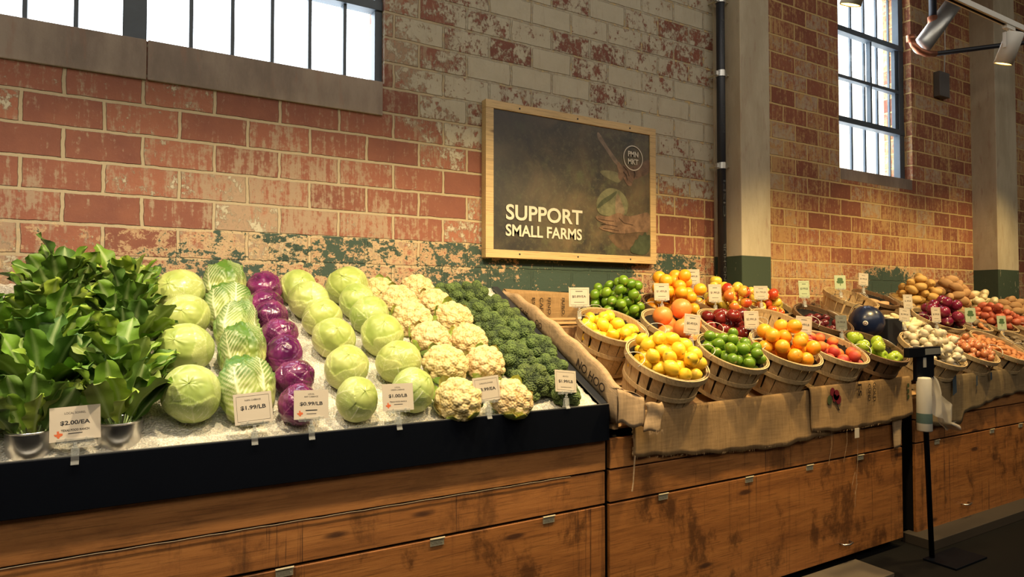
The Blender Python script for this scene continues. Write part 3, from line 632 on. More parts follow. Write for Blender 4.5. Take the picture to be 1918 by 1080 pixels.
place_row(BC, [(1.600,2.33,.075),(1.635,2.475,.078),(1.650,2.612,.088),(1.632,2.745,.088),(1.64,2.870,.082),(1.615,2.985,.082),(1.56,3.11,.088)], 'dark broccoli crown in the right broccoli column by the burlap, %s', 'right column of broccoli', 'broccoli', .090, .55, lambda i: (J(.3), -.55+J(.25), .8))

# ------------------------------------------------------------------ leafy bunches in metal pots
pot = thing('metal_pot', 'x', 'pot', (0,0,0))
p = MB(); p.lathe([(.060,.088),(.060,.090),(.0625,.090),(.0625,.088),(.058,.004),(.0565,.0015),(.054,0),(.0,0)], 40); p.lathe([(.0,.004),(.055,.004),(.060,.088)], 40); pc_ = p.build('cup', M['steel'], pot, smooth=True); e_ = pc_.modifiers.new('e', 'EDGE_SPLIT'); e_.split_angle = R_(40)
p = MB(); p.lathe([(.0600,.086),(.0637,.087),(.0637,.092),(.0600,.092)], 40, close=True); p.build('rim', M['steel'], pot, smooth=True)
def bunch(seed):
    rs = random.Random(seed); t = thing('leafy_green_bunch', 'x', 'leafy greens', (0,0,0)); sp = []; st = MB()
    N = 27
    for j in range(N):
        a = j*2.399+rs.uniform(-.3, .3); q = math.sqrt((j+.5)/N); tilt = R_(4+40*q+rs.uniform(-6, 6)); 
        Ls = rs.uniform(.045, .09)*(1.15-.95*q); L = rs.uniform(.14, .185); W = rs.uniform(.040, .058)
        r0 = .035*q; Mx = Matrix.Rotation(a, 4, 'Z') @ Matrix.Translation((r0, 0, .04)) @ Matrix.Rotation(tilt, 4, 'Y')
        col = rs.choice([(.13,.25,.022), (.19,.33,.03), (.085,.18,.02), (.30,.43,.05), (.07,.15,.022), (.21,.29,.06)])
        B = Mx @ Matrix.Translation((0, 0, Ls)) @ Matrix.Rotation(rs.uniform(-.9, .9), 4, 'Z')
        sp.append((blade(L, W, rs.uniform(-.1, 1.0), seed*100+j, 18, 9, rs.uniform(.08, .24), rs.uniform(.1, .4), rs.uniform(0, 6)), B, col))
        st.tube([Mx @ Vector((0,0,0)), Mx @ Vector((0,0,Ls*.5)), Mx @ Vector((0,0,Ls+.01))], [.0032, .0028, .002], 5)
    leaves_obj('leaves', sp, M['leaf'], t); st.build('stems', M['stem'], t, smooth=True)
    return t
BU = [bunch(s) for s in (5, 6, 7)]
cols_ = [(-.055, 'nearest the green cabbages', [2.345, 2.52, 2.72, 2.91, 3.08]), (-.262, 'second from the cabbages', [2.335, 2.50, 2.70, 2.90, 3.08]), (-.50, 'at the left edge', [2.30, 2.52, 2.74])]
k = 0
for cx, wh, ys in cols_:
    for i, y in enumerate(ys):
        pl = ORD[i] if i < len(ys)-1 else 'backmost'
        x = cx+J(.01); z = icez(y)-.026
        tl = Euler((R_(4 if i == 0 else 2), 0, 0)).to_matrix()
        dup(pot, TRS((x, y, z), tl), 'brushed metal pot in the leafy row %s, %s' % (wh, pl), 'metal pots of leafy greens')
        b_ = dup(BU[k % 3], TRS((x, y, z+.02), Euler((R_(-13 if i == 0 else (4 if i == len(ys)-1 else 0)), R_(J(8)), 0)).to_matrix() @ Matrix.Rotation(J(3), 3, 'Z'), (.93 if i == 0 else 1.0)+J(.06)), 'leafy green bunch in the row %s, %s' % (wh, pl), 'leafy green bunches'); k += 1

# ------------------------------------------------------------------ price signs
def card_geo(lines, w, h, border, simple=False):
    mb = MB(); y = -.0012
    if border:
        for (a, b2, c, d) in ((-w*.43, w*.43, h*.40, h*.408), (-w*.43, w*.43, -h*.408, -h*.40), (-w*.43, -w*.424, -h*.40, h*.40), (w*.424, w*.43, -h*.40, h*.40)):
            mb.add([(a, y, c), (b2, y, c), (b2, y, d), (a, y, d)], [(0,1,2,3)])
    for s, zc, hh, ww, bold in lines:
        if s == '-': mb.add([(-w*ww/2, y, h*(zc-hh/2)), (w*ww/2, y, h*(zc-hh/2)), (w*ww/2, y, h*(zc+hh/2)), (-w*ww/2, y, h*(zc+hh/2))], [(0,1,2,3)])
        else: text(mb, s, 0, h*zc, h*hh, w*ww, y, bold)
    return mb
TEXAS = [(-.5,.1),(-.15,.1),(-.15,.5),(.1,.5),(.1,.22),(.5,.15),(.5,-.12),(.2,-.25),(.1,-.5),(-.08,-.42),(-.2,-.18),(-.33,-.2)]
def sign(x, y, z, w, h, lines, label, group, mt='card', border=True, yaw=0, lean=-8, roll=0, icon=None, stem=.045, tree=False, down=None):
    """z = bottom edge of the card"""
    t = thing('price_sign', label, 'price sign', (x, y, z), group)
    t.rotation_euler = (0, 0, R_(yaw))
    Mx = Matrix.Rotation(R_(roll), 4, 'Y') @ Matrix.Rotation(R_(lean), 4, 'X') @ Matrix.Translation((0, 0, h/2))
    c = MB(); c.box(-w/2, w/2, -.0008, .0008, -h/2, h/2, Mx); c.build('card', M[mt], t)
    g = card_geo(lines, w, h, border); g.v = [tuple(Mx @ Vector(p)) for p in g.v]
    if g.v: g.build('lettering', M['ink'], t)
    if icon:
        g = MB(); g.add([Mx @ Vector((-w*.33+a*w*.17, -.0013, -h*.30+b2*w*.17)) for a, b2 in TEXAS], [tuple(range(len(TEXAS)))]); g.build('state_emblem', M['ink_red'], t)
    if tree:
        g = MB()
        for q in range(5): 
            n = 9; r0 = .18*w; cx, cz = ((0,.12),(-.14,.02),(.14,.02),(-.07,.2),(.08,.2))[q]
            g.add([Mx @ Vector((cx*w+r0*math.cos(i*6.283/n), -.0013-.0001*q, cz*h+r0*.8*math.sin(i*6.283/n))) for i in range(n)], [tuple(range(n))])
        g.box(-w*.03, w*.03, -.0016, -.0013, -h*.25, 0, Mx); g.build('tree_emblem', M['ink_green'], t)
    cl = MB(); cl.box(-w*.36, w*.36, -.004, .004, -.006, .006); cl.box(-w*.2, -w*.2+.004, -.0055, .0055, -.008, .009); cl.box(w*.2, w*.2+.004, -.0055, .0055, -.008, .009)
    cl.build('card_holder', M['acrylic'], t)
    cl = MB(); cl.tube([(0,0,-.006),(0,0,-.014),(0,0,-.02)], [.006,.004,.0065], 10); cl.tube([(0,0,-.018),(0,0,-stem*.6)], [.007,.005], 10)
    cl.build('stem', M['acrylic'], t, smooth=True)
    cl = MB(); cl.prism([(-.006,-stem*.55),(-.009,-stem-.012),(-.016,-stem-.022),(-.013,-stem-.024),(-.006,-stem-.014),(-.001,-stem*.6)], -.010, .010, 'x'); cl.prism([(.001,-stem*.6),(.004,-stem-.012),(.012,-stem-.020),(.015,-stem-.018),(.009,-stem-.010),(.006,-stem*.55)], -.010, .010, 'x')
    cl.build('clamp', M['acrylic'], t)
    return t
GS = 'price signs clipped to the ice tray'
W_, H_ = .124, .098
sign(-.158, 2.252, 1.108, W_, H_, [('LOCAL SORREL', .31, .06, .42, .0), ('$2.00/EA', .02, .14, .58, .024), ('TEXAS FOOD RANCH', -.19, .065, .55, .02), ('-', -.29, .02, .28, 0)], 'price card reading $2.00/EA with a red state emblem, before the leafy greens', GS, border=False, icon=True, lean=-14, roll=-2)
sign(.328, 2.252, 1.112, .118, .100, [('NAPA CABBAGE', .27, .055, .42, 0), ('$1.99/LB', .02, .15, .66, .024)], 'bordered price card reading $1.99/LB clipped before the napa cabbages', GS, lean=-14, roll=-3)
sign(.510, 2.252, 1.110, .116, .098, [('LOCAL', .36, .05, .18, 0), ('RED CABBAGE', .27, .05, .40, 0), ('$0.99/LB', .02, .14, .66, .024), ('-', -.20, .035, .34, 0), ('-', -.32, .018, .28, 0)], 'price card reading $0.99/LB with a red state emblem before the red cabbages', GS, border=False, icon=True, lean=-12, roll=2)
sign(.822, 2.252, 1.113, .118, .098, [('LOCAL', .36, .05, .18, 0), ('GREEN CABBAGE', .27, .05, .44, 0), ('$1.00/LB', .04, .14, .60, .024), ('TEXAS FOOD RANCH', -.17, .05, .55, .01), ('-', -.27, .018, .28, 0)], 'price card reading $1.00/LB with a red state emblem before the green cabbages', GS, border=False, icon=True, lean=-12, roll=1)
sign(1.193, 2.252, 1.120, .116, .096, [('CAULIFLOWER', .24, .055, .52, 0), ('$3.99/EA', -.02, .15, .68, .024)], 'bordered price card reading $3.99/EA before the cauliflowers', GS, lean=-10, roll=-4)
sign(1.565, 2.252, 1.130, .118, .092, [('BROCCOLI', .22, .055, .26, 0), ('$1.99/LB', -.02, .15, .68, .024), ('-', -.28, .015, .5, 0)], 'bordered price card reading $1.99/LB clipped before the broccoli', GS, lean=-12, roll=7, yaw=6)

# ------------------------------------------------------------------ baskets
def basket(dark=False, R=.20, rb=.150, h=.25, liner=True):
    bm = M['basket_dark'] if dark else M['basket']
    t = thing('bushel_basket', 'x', 'basket', (0,0,0))      # origin at the rim centre, axis +z
    n = 21; sv = MB()
    for k in range(n):
        a = 2*math.pi*k/n+.03*math.sin(k*5); hw0 = math.pi/n*.93*(1+.12*math.sin(k*3.1)); th = .0035
        rows = []
        for z in (-h, -h*.66, -h*.33, -.004):
            f_ = (z+h)/h; rr = rb+(R-.006-rb)*f_**.85; hw = hw0*(1.03-.17*f_)
            rows.append([(rr*math.cos(a+s*hw), rr*math.sin(a+s*hw), z) for s in (-1, 0, 1)] + [((rr-th)*math.cos(a+s*hw), (rr-th)*math.sin(a+s*hw), z) for s in (1, 0, -1)])
        v = [p for r_ in rows for p in r_]; f = []
        for i in range(3):
            for j in range(6): f.append((i*6+j, i*6+(j+1) % 6, (i+1)*6+(j+1) % 6, (i+1)*6+j))
        f += [(5,4,3,2,1,0), (18,19,20,21,22,23)]; sv.add(v, f)
    sv.build('staves', bm, t)
    def hoop(nm, z0, z1, ro, ri):
        m = MB(); m.lathe([(ri, z0), (ro, z0), (ro+.0005, z1), (ri+.0005, z1)], 56, close=True); return m.build(nm, bm, t, smooth=False)
    rz = lambda z: rb+(R-.006-rb)*((z+h)/h)**.85
    hoop('rim', -.030, 0, R+.002, R-.004); hoop('inner_rim', -.026, -.001, R-.009, R-.014)
    hoop('middle_hoop', -h*.52, -h*.52+.022, rz(-h*.5)+.006, rz(-h*.5)+.001)
    hoop('foot_hoop', -h, -h+.022, rb+.006, rb+.001)
    m = MB(); m.lathe([(0, -h+.006), (rb-.004, -h+.006), (rb-.004, -h+.001), (0, -h+.001)], 32); m.build('bottom', bm, t)
    if liner:
        m = MB(); m.lathe([(0, -.105), (R*.6, -.105), (rz(-.105)-.006, -.10), (rz(-.03)-.008, -.032)], 40); m.build('liner', M['liner'], t, smooth=True)
    for sgn in (-1, 1):
        m = MB(); pts = []
        for i in range(11):
            q = i/10*math.pi; pts.append((sgn*(R+.004-.0*math.sin(q)) - sgn*.055*math.sin(q), .055*math.cos(q), -.01+.03*math.sin(q)))
        m.tube(pts, .0021, 6); m.build('wire_handle', M['wire'], t, smooth=True)
    return t
BK = basket(); BKe = basket(liner=False); BKd = basket(True)
def heap(n, R, r, dome, z0, seed, depth=1.0, k=14, squash=1.0):
    rs = random.Random(seed); pts = []
    for _ in range(n):
        best = None
        for _ in range(k):
            a = rs.uniform(0, 6.283); q = (R-r)*math.sqrt(rs.random()); x, y = q*math.cos(a), q*math.sin(a); z = z0+r*squash
            for X, Y, Z in pts:
                d2 = (x-X)**2+(y-Y)**2
                if d2 < 4*r*r: z = max(z, Z+math.sqrt(4*r*r-d2)*squash*.96)
            sc_ = z+dome*(q/(R-r))**2
            if best is None or sc_ < best[0]: best = (sc_, x, y, z)
        pts.append(best[1:])
    return pts
def rev(prof, n=24, name='f', mt=None, bumpf=None):
    m = MB(); m.lathe(prof, n); return m.build(name, mt, None, smooth=True)
def ell(name, mt, rx, ry, rz, n=14, m=20, f=None):
    t = np.linspace(0.001, math.pi-.001, n)[:, None]; a = np.linspace(0, 2*math.pi, m, endpoint=False)[None]
    s = np.ones((n, m)) if f is None else f(t, a)
    P = np.stack([rx*s*np.sin(t)*np.cos(a), ry*s*np.sin(t)*np.sin(a), rz*s*np.cos(t)*np.ones((1, m))], -1); return gridmesh(name, P, mt, None, True)
def apple(name, mt, r):
    pr = []
    for i in range(19):
        t = math.pi*i/18; z = math.cos(t); rr = math.sin(t)*(1+.06*math.cos(t)); zz = z*.92 - .30*math.exp(-(rr/.30)**2)*(1 if z > 0 else -.5)
        pr.append((max(rr, .001)*r, zz*r))
    o = rev(pr, 22, name, mt); s = MB(); s.tube([(0,0,r*.6),(0.002,0,r*.85),(.006,0,r*1.08)], [.0016,.0014,.002], 6); s.build('stem', M['brown_stem'], o, smooth=True); return o
F = {}
F['lemon'] = ell('lemon', M['lemon'], .032, .032, .038, 18, 22, lambda t, a: 1+.10*np.exp(-(t/.28)**2)+.16*np.exp(-((math.pi-t)/.22)**2)+.012*np.sin(3*a+2*t))
F['lime'] = ell('lime', M['lime'], .0285, .0285, .032, 18, 22, lambda t, a: 1+.03*np.exp(-(t/.25)**2)+.10*np.exp(-((math.pi-t)/.22)**2)+0*a)
F['orange'] = ell('orange', M['orange'], .040, .040, .0385, 18, 24, lambda t, a: 1-.05*np.exp(-(t/.2)**2)+.006*np.sin(4*a+3*t))
F['grapefruit'] = ell('grapefruit', M['gfruit'], .060, .060, .056, 22, 30, lambda t, a: 1-.05*np.exp(-(t/.2)**2)+.006*np.sin(3*a+2*t))
F['red_apple'] = apple('apple', M['redapple'], .041); F['green_apple'] = apple('apple', M['gapple'], .040); F['yellow_apple'] = apple('apple', M['yapple'], .040); F['blush_apple'] = apple('apple', M['rapple'], .040)
F['peach'] = ell('peach', M['peach'], .033, .033, .032, 18, 26, lambda t, a: 1-.05*np.exp(-(np.minimum(a, 2*math.pi-a)/.22)**2)*np.sin(t)-.12*np.exp(-(t/.25)**2))
F['plum'] = ell('plum', M['plum'], .027, .027, .029, 14, 20, lambda t, a: 1-.03*np.exp(-(np.minimum(a, 2*math.pi-a)/.2)**2)+0*t)
def onion(name, mt, r, tip=.5, fl=.9):
    return ell(name, mt, r, r, r*fl, 18, 20, lambda t, a: 1+tip*np.exp(-(t/.20)**2)-.03*np.exp(-((math.pi-t)/.2)**2)+.015*np.sin(5*a))
F['red_onion'] = onion('red_onion', M['ronion'], .042, .35); F['shallot'] = onion('shallot', M['shallot'], .024, .9, 1.1); 
F['garlic'] = ell('garlic_bulb', M['garlic'], .027, .027, .024, 18, 30, lambda t, a: 1+.8*np.exp(-(t/.22)**2)+.06*np.abs(np.sin(4*a))*np.sin(t))
F['white_root'] = ell('parsnip', M['wonion'], .026, .026, .075, 18, 18, lambda t, a: 1+.08*np.sin(2*t+a))
def tuber(name, mt, a_, b_, c_, sd):
    return ell(name, mt, a_, b_, c_, 14, 18, lambda t, a: 1+.07*np.sin(2*t+a+sd)+.05*np.sin(3*a+sd*2+t*2)*np.sin(t))
F['yellow_potato'] = tuber('yellow_potato', M['ypot'], .032, .034, .052, 1); F['red_potato'] = tuber('red_potato', M['rpot'], .029, .029, .036, 2); F['russet'] = tuber('russet_potato', M['russet'], .032, .036, .062, 3)
F['fingerling'] = tuber('fingerling_potato', M['finger'], .018, .018, .042, 4); F['purple_potato'] = tuber('dark_potato', M['purple'], .020, .020, .045, 5); F['squash'] = tuber('pale_potato', M['wonion'], .033, .035, .055, 6)
F['ginger'] = tuber('ginger_root', M['ginger'], .028, .03, .075, 7)
HID = list(F.values()) + GC + RC + NC + CF + BC + BU + [pot, BK, BKe, BKd]
GR = {'lemon': .031, 'lime': .028, 'orange': .039, 'grapefruit': .058, 'red_apple': .038, 'green_apple': .038, 'yellow_apple': .038, 'blush_apple': .038, 'peach': .032, 'plum': .026, 'red_onion': .038,
      'shallot': .023, 'garlic': .026, 'white_root': .028, 'yellow_potato': .033, 'red_potato': .030, 'russet': .034, 'fingerling': .020, 'purple_potato': .022, 'squash': .035, 'ginger': .030}
def fill(M4, kinds, n, R, label, group, cat, dome=.05, z0=-.10, seed=1, lay=False, half=None, spread=1.0):
    r = max(GR[k] for k in kinds); pts = heap(n, R*.93, r, dome, z0, seed)
    for j, (x, y, z) in enumerate(pts):
        if half is not None and x*half < -.01 and half: pass
        k = kinds[(j*7+seed) % len(kinds)]; s = 1+rnd.uniform(-.09, .06)
        rot = rrot()
        if lay: rot = Euler((R_(90+J(18)), 0, J(1.0)+R_(80))).to_matrix()
        elif 'apple' in k: rot = axis_rot((J(.8), -.5+J(.8), .8), J(3))
        l = label[k] if isinstance(label, dict) else label
        dup(F[k], M4 @ TRS((x, y, z), rot, s), l, group, cat)
def put_basket(proto, x, y, z, tilt, label, s=1.0, spin=0, group='bushel baskets', tx=0):
    Mx = Matrix.Translation((x, y, z)) @ Matrix.Rotation(R_(tx), 4, 'Y') @ Matrix.Rotation(R_(tilt), 4, 'X')
    dup(proto, Mx @ Matrix.Rotation(spin, 4, 'Z') @ Matrix.Scale(s, 4), label, group); return Mx
def B(proto, x, y, z, tilt, s, blabel, *fills, **kw):
    Mx = put_basket(proto, x, y, z, tilt, blabel, s, rnd.uniform(-.3, .3), **kw)
    for (kinds, n, lab, grp, cat, opts) in fills:
        fill(Mx, kinds, n, .20*s*opts.pop('rf', 1), lab, grp, cat, seed=int(x*100)+n, **opts)
    return Mx
FR = 2.33; MI = 2.67; BA = 2.985
B(BK, 2.154, MI, 1.398, 27, .96, 'slatted basket of lemons standing behind the front corner lemon basket', (['lemon'], 34, 'yellow lemon in the taller back lemon basket beside the slatted deck', 'lemons in the back basket', 'lemon', dict(dome=.02, z0=-.13)))
B(BK, 2.215, FR, 1.240, 27, 1.03, 'slatted basket of lemons at the front left corner of the fruit stand', (['lemon'], 52, 'yellow lemon heaped in the front corner basket', 'lemons in the front corner basket', 'lemon', dict(dome=.06)))
B(BK, 2.672, FR, 1.262, 27, .94, 'slatted basket of limes right of the front lemon basket', (['lime'], 48, 'green lime heaped in the front basket between lemons and oranges', 'limes in the front basket', 'lime', dict(dome=.05, z0=-.09)))
B(BK, 3.094, FR, 1.265, 27, 1.0, 'slatted basket of oranges in the front row', (['orange'], 28, 'orange heaped in the front basket between limes and peaches', 'oranges in the front basket', 'orange', dict(dome=.05)))
B(BK, 3.53, FR, 1.255, 27, .98, 'slatted basket of peaches in the front row', (['peach'], 26, 'red and orange peach in the front row basket', 'peaches in the front basket', 'peach', dict(dome=.0, z0=-.10)))
B(BKd, 3.945, FR, 1.246, 27, .97, 'dark slatted basket of green apples at the right end of the front row', (['green_apple'], 16, 'shiny green apple in the dark basket at the right end', 'green apples', 'apple', dict(dome=.0, z0=-.10)))
B(BK, 2.600, MI, 1.392, 26, .97, 'slatted basket of grapefruit in the middle row', (['grapefruit'], 7, 'large pink orange grapefruit in the middle row basket', 'grapefruit', 'grapefruit', dict(dome=.0, z0=-.11)))
B(BK, 3.045, MI, 1.388, 26, 1.0, 'slatted basket of dark red apples in the middle row', (['red_apple'], 22, 'dark red apple in the middle row basket behind the limes', 'dark red apples', 'apple', dict(dome=.02, z0=-.10)))
B(BKe, 3.50, MI, 1.392, 26, .95, 'nearly empty slatted basket behind the front oranges', (['yellow_apple', 'blush_apple'], 5, {'yellow_apple': 'yellow apple left in the nearly empty middle basket', 'blush_apple': 'red blushed apple left in the nearly empty middle basket'}, 'apples in the nearly empty basket', 'apple', dict(dome=.0, z0=-.20, rf=.75)))
B(BKd, 3.93, MI, 1.415, 28, .97, 'dark slatted basket of plums in the middle row', (['plum'], 24, 'small dark plum in the dark basket in the middle row', 'plums', 'plum', dict(dome=.0, z0=-.10, rf=.85)))
B(BKd, 2.430, BA, 1.485, 24, .95, 'dark basket heaped with limes in the back row', (['lime'], 62, 'green lime in the tall heap at the back left', 'limes in the back basket', 'lime', dict(dome=.11, z0=-.07)))
B(BKd, 2.880, BA, 1.495, 24, .95, 'dark basket of oranges in the back row', (['orange'], 34, 'orange heaped in the back row left of the apples', 'oranges in the back basket', 'orange', dict(dome=.06, z0=-.07)))
B(BK, 3.330, BA, 1.510, 24, 1.0, 'slatted basket of yellow and red apples in front of the green painted column', (['yellow_apple', 'yellow_apple', 'blush_apple'], 30, {'yellow_apple': 'yellow apple heaped in the back row basket before the column', 'blush_apple': 'red blushed apple in the back row basket before the column'}, 'apples in the left back basket', 'apple', dict(dome=.05, z0=-.08)))
B(BK, 3.76, BA, 1.510, 24, .93, 'slatted basket of mixed apples just right of the column foot', (['yellow_apple', 'blush_apple', 'yellow_apple'], 20, {'yellow_apple': 'yellow apple in the back basket right of the column foot', 'blush_apple': 'red blushed apple in the back basket right of the column foot'}, 'apples in the right back basket', 'apple', dict(dome=.03, z0=-.08)))
B(BKe, 4.74, BA, 1.560, 24, 1.0, 'empty slatted basket tilted against the wall behind the dark melon')
B(BKd, 5.14, 3.03, 1.560, 24, .88, 'dark basket of ginger roots against the wall', (['ginger'], 9, 'pale tan ginger root in the dark basket by the wall', 'ginger roots', 'ginger', dict(dome=0, z0=-.09, lay=True)))
# right stand
B(BK, 4.60, FR, 1.205, 30, 1.05, 'basket of white garlic behind the black bag stand', (['garlic'], 85, 'white garlic bulb in the front basket behind the bag stand', 'garlic bulbs', 'garlic', dict(dome=.07, z0=-.06)))
B(BK, 5.08, FR, 1.20, 30, .97, 'basket of shallots in the front row right of the garlic', (['shallot'], 80, 'copper brown shallot in the front basket right of the garlic', 'front shallots', 'shallot', dict(dome=.03, z0=-.08)))
B(BK, 5.53, FR, 1.20, 30, 1.03, 'basket of small brown fingerling potatoes at the front right', (['fingerling'], 90, 'small orange brown fingerling potato in the front right basket', 'fingerling potatoes', 'potato', dict(dome=.02, z0=-.08, lay=True)))
B(BK, 6.00, FR, 1.19, 30, 1.0, 'basket of dark potatoes at the right edge', (['purple_potato'], 60, 'small grey brown potato in the basket at the right edge', 'dark potatoes', 'potato', dict(dome=.03, z0=-.08)))
B(BKd, 4.93, MI, 1.372, 26, .96, 'dark basket of pale parsnips beside the melon', (['white_root'], 22, 'pale cream parsnip heaped beside the dark melon', 'parsnips', 'parsnip', dict(dome=.04, z0=-.07, lay=True)))
B(BK, 5.35, MI, 1.395, 26, .95, 'basket of red onions in the middle row', (['red_onion'], 24, 'purple red onion in the middle row', 'red onions', 'onion', dict(dome=.06, z0=-.06)))
B(BK, 5.78, MI, 1.375, 26, .95, 'basket of long dark potatoes in the middle row', (['purple_potato', 'fingerling'], 56, {'purple_potato': 'dark long potato in the middle row right of the onions', 'fingerling': 'brown long potato in the middle row right of the onions'}, 'long potatoes', 'potato', dict(dome=.05, z0=-.06, lay=True)))
B(BK, 6.22, MI, 1.36, 26, .95, 'basket of red potatoes in the middle row at the right', (['red_potato'], 46, 'red potato heaped in the middle row at the right', 'red potatoes', 'potato', dict(dome=.05, z0=-.06)))
B(BK, 5.62, BA, 1.525, 24, .95, 'basket of yellow potatoes in the back row', (['yellow_potato'], 46, 'yellow potato heaped in the back row', 'yellow potatoes', 'potato', dict(dome=.07, z0=-.05, lay=True)))
B(BK, 6.12, BA, 1.520, 24, 1.0, 'basket of russet potatoes in the back row', (['russet'], 48, 'brown russet potato heaped in the back row', 'russet potatoes', 'potato', dict(dome=.08, z0=-.05, lay=True)))
B(BK, 6.62, BA, 1.48, 24, 1.0, 'basket of pale potatoes left of the far column', (['squash'], 30, 'pale cream potato heaped near the far column', 'pale potatoes', 'potato', dict(dome=.07, z0=-.05, lay=True)))
B(BK, 7.10, 2.92, 1.43, 24, 1.0, 'basket of brown potatoes at the far right end', (['russet'], 30, 'brown potato in the basket at the far right end', 'far russet potatoes', 'potato', dict(dome=.07, z0=-.05, lay=True)))
B(BK, 6.68, 2.60, 1.33, 26, .95, 'basket of red potatoes at the far right edge', (['red_potato'], 30, 'red potato in the basket at the far right edge', 'far red potatoes', 'potato', dict(dome=.05, z0=-.06)))

# dark melon with sticker, its wire loop
t = thing('melon', 'large round navy melon with a small white sticker, beside the empty basket', 'melon', (4.40, 2.66, 1.375))
e = ell('rind', M['melon'], .118, .112, .118, 28, 36, lambda t, a: 1+.008*np.sin(6*a)); e.parent = t
st_ = MB(); dv = (Vector((0, 0, 1.5)) - Vector((4.40, 2.66, 1.375))).normalized(); dv = (dv + Vector((-.15, 0, -.05))).normalized()
Mx = TRS(dv*.1165, axis_rot(dv)); st_.lathe([(0, .003), (.012, .0025), (.017, .0005), (.017, -.002)], 20, Mx); st_.build('sticker', M['white_metal'], t, smooth=True)
st_ = MB(); st_.lathe([(.007, .0036), (.010, .0034), (.010, .0020), (.007, .0022)], 16, Mx, close=True); st_.build('sticker_mark', M['dye_red'], t)
t = thing('melon_stand', 'black ring stand and wire loop holding the navy melon', 'stand', (4.40, 2.68, 1.24))
m_ = MB(); m_.lathe([(.085, 0), (.095, 0), (.095, .03), (.085, .03)], 28, close=True); m_.build('ring', M['pipe'], t)
m_ = MB(); m_.box(-.1, .1, -.1, .1, -.13, .0); m_.build('block', M['pipe'], t, bevel=.004)
m_ = MB(); m_.tube([(.128*math.cos(q), .03, .135+.128*math.sin(q)) for q in np.linspace(-.9, math.pi+.9, 26)], .0022, 6); m_.build('wire_loop', M['pipe'], t, smooth=True)
t = MB(); t.box(4.56, 4.74, 2.60, 2.80, 1.15, 1.40); tag(t.build('black_bin', M['pipe'], bevel=.006), 'small black bin between the melon and the pale parsnips', 'bin')

# raised crate and slatted deck left of the lemons
def slats(name, label, x0, x1, dz=-.015):
    t = thing(name, label, 'slatted deck', (x0, 2.3, .95)); m_ = MB(); sl_ = .43/.985
    i = 0; y = 2.31
    while y < 3.2:
        z = .945+dz+sl_*(y-2.3); Mx = Matrix.Translation((0, y, z)) @ Matrix.Rotation(math.atan(sl_), 4, 'X')
        mm = MB(); mm.box(x0, x1, 0, .082, 0, .012, Mx); mm.v = [(a-x0, b-2.3, c-.95) for a, b, c in mm.v]; mm.build('slat', M['crate'], t, bevel=.002)
        y += .105; i += 1
    return t
slats('slatted_deck', 'sloping wooden slat deck carrying the fruit baskets', 1.87, 4.11)
slats('slatted_deck', 'sloping wooden slat deck carrying the potato and onion baskets', 4.275, 7.27, -.06)
cr = thing('wooden_crate', 'upturned slatted wooden crate behind the burlap beside the back lemon basket', 'crate', (1.98, 3.02, 1.27))
for i in range(3):
    m_ = MB(); m_.box(-.10, .30, -.14+i*.095, -.065+i*.095, .10+.02*i, .112+.02*i); m_.build('slat', M['crate'], cr, bevel=.002)
m_ = MB(); m_.box(-.10, .30, -.155, -.143, -.02, .10); m_.build('front_board', M['crate'], cr, bevel=.002)
m_ = MB(); m_.box(-.10, -.085, -.142, .14, -.03, .098); m_.build('end_board', M['crate'], cr, bevel=.002)

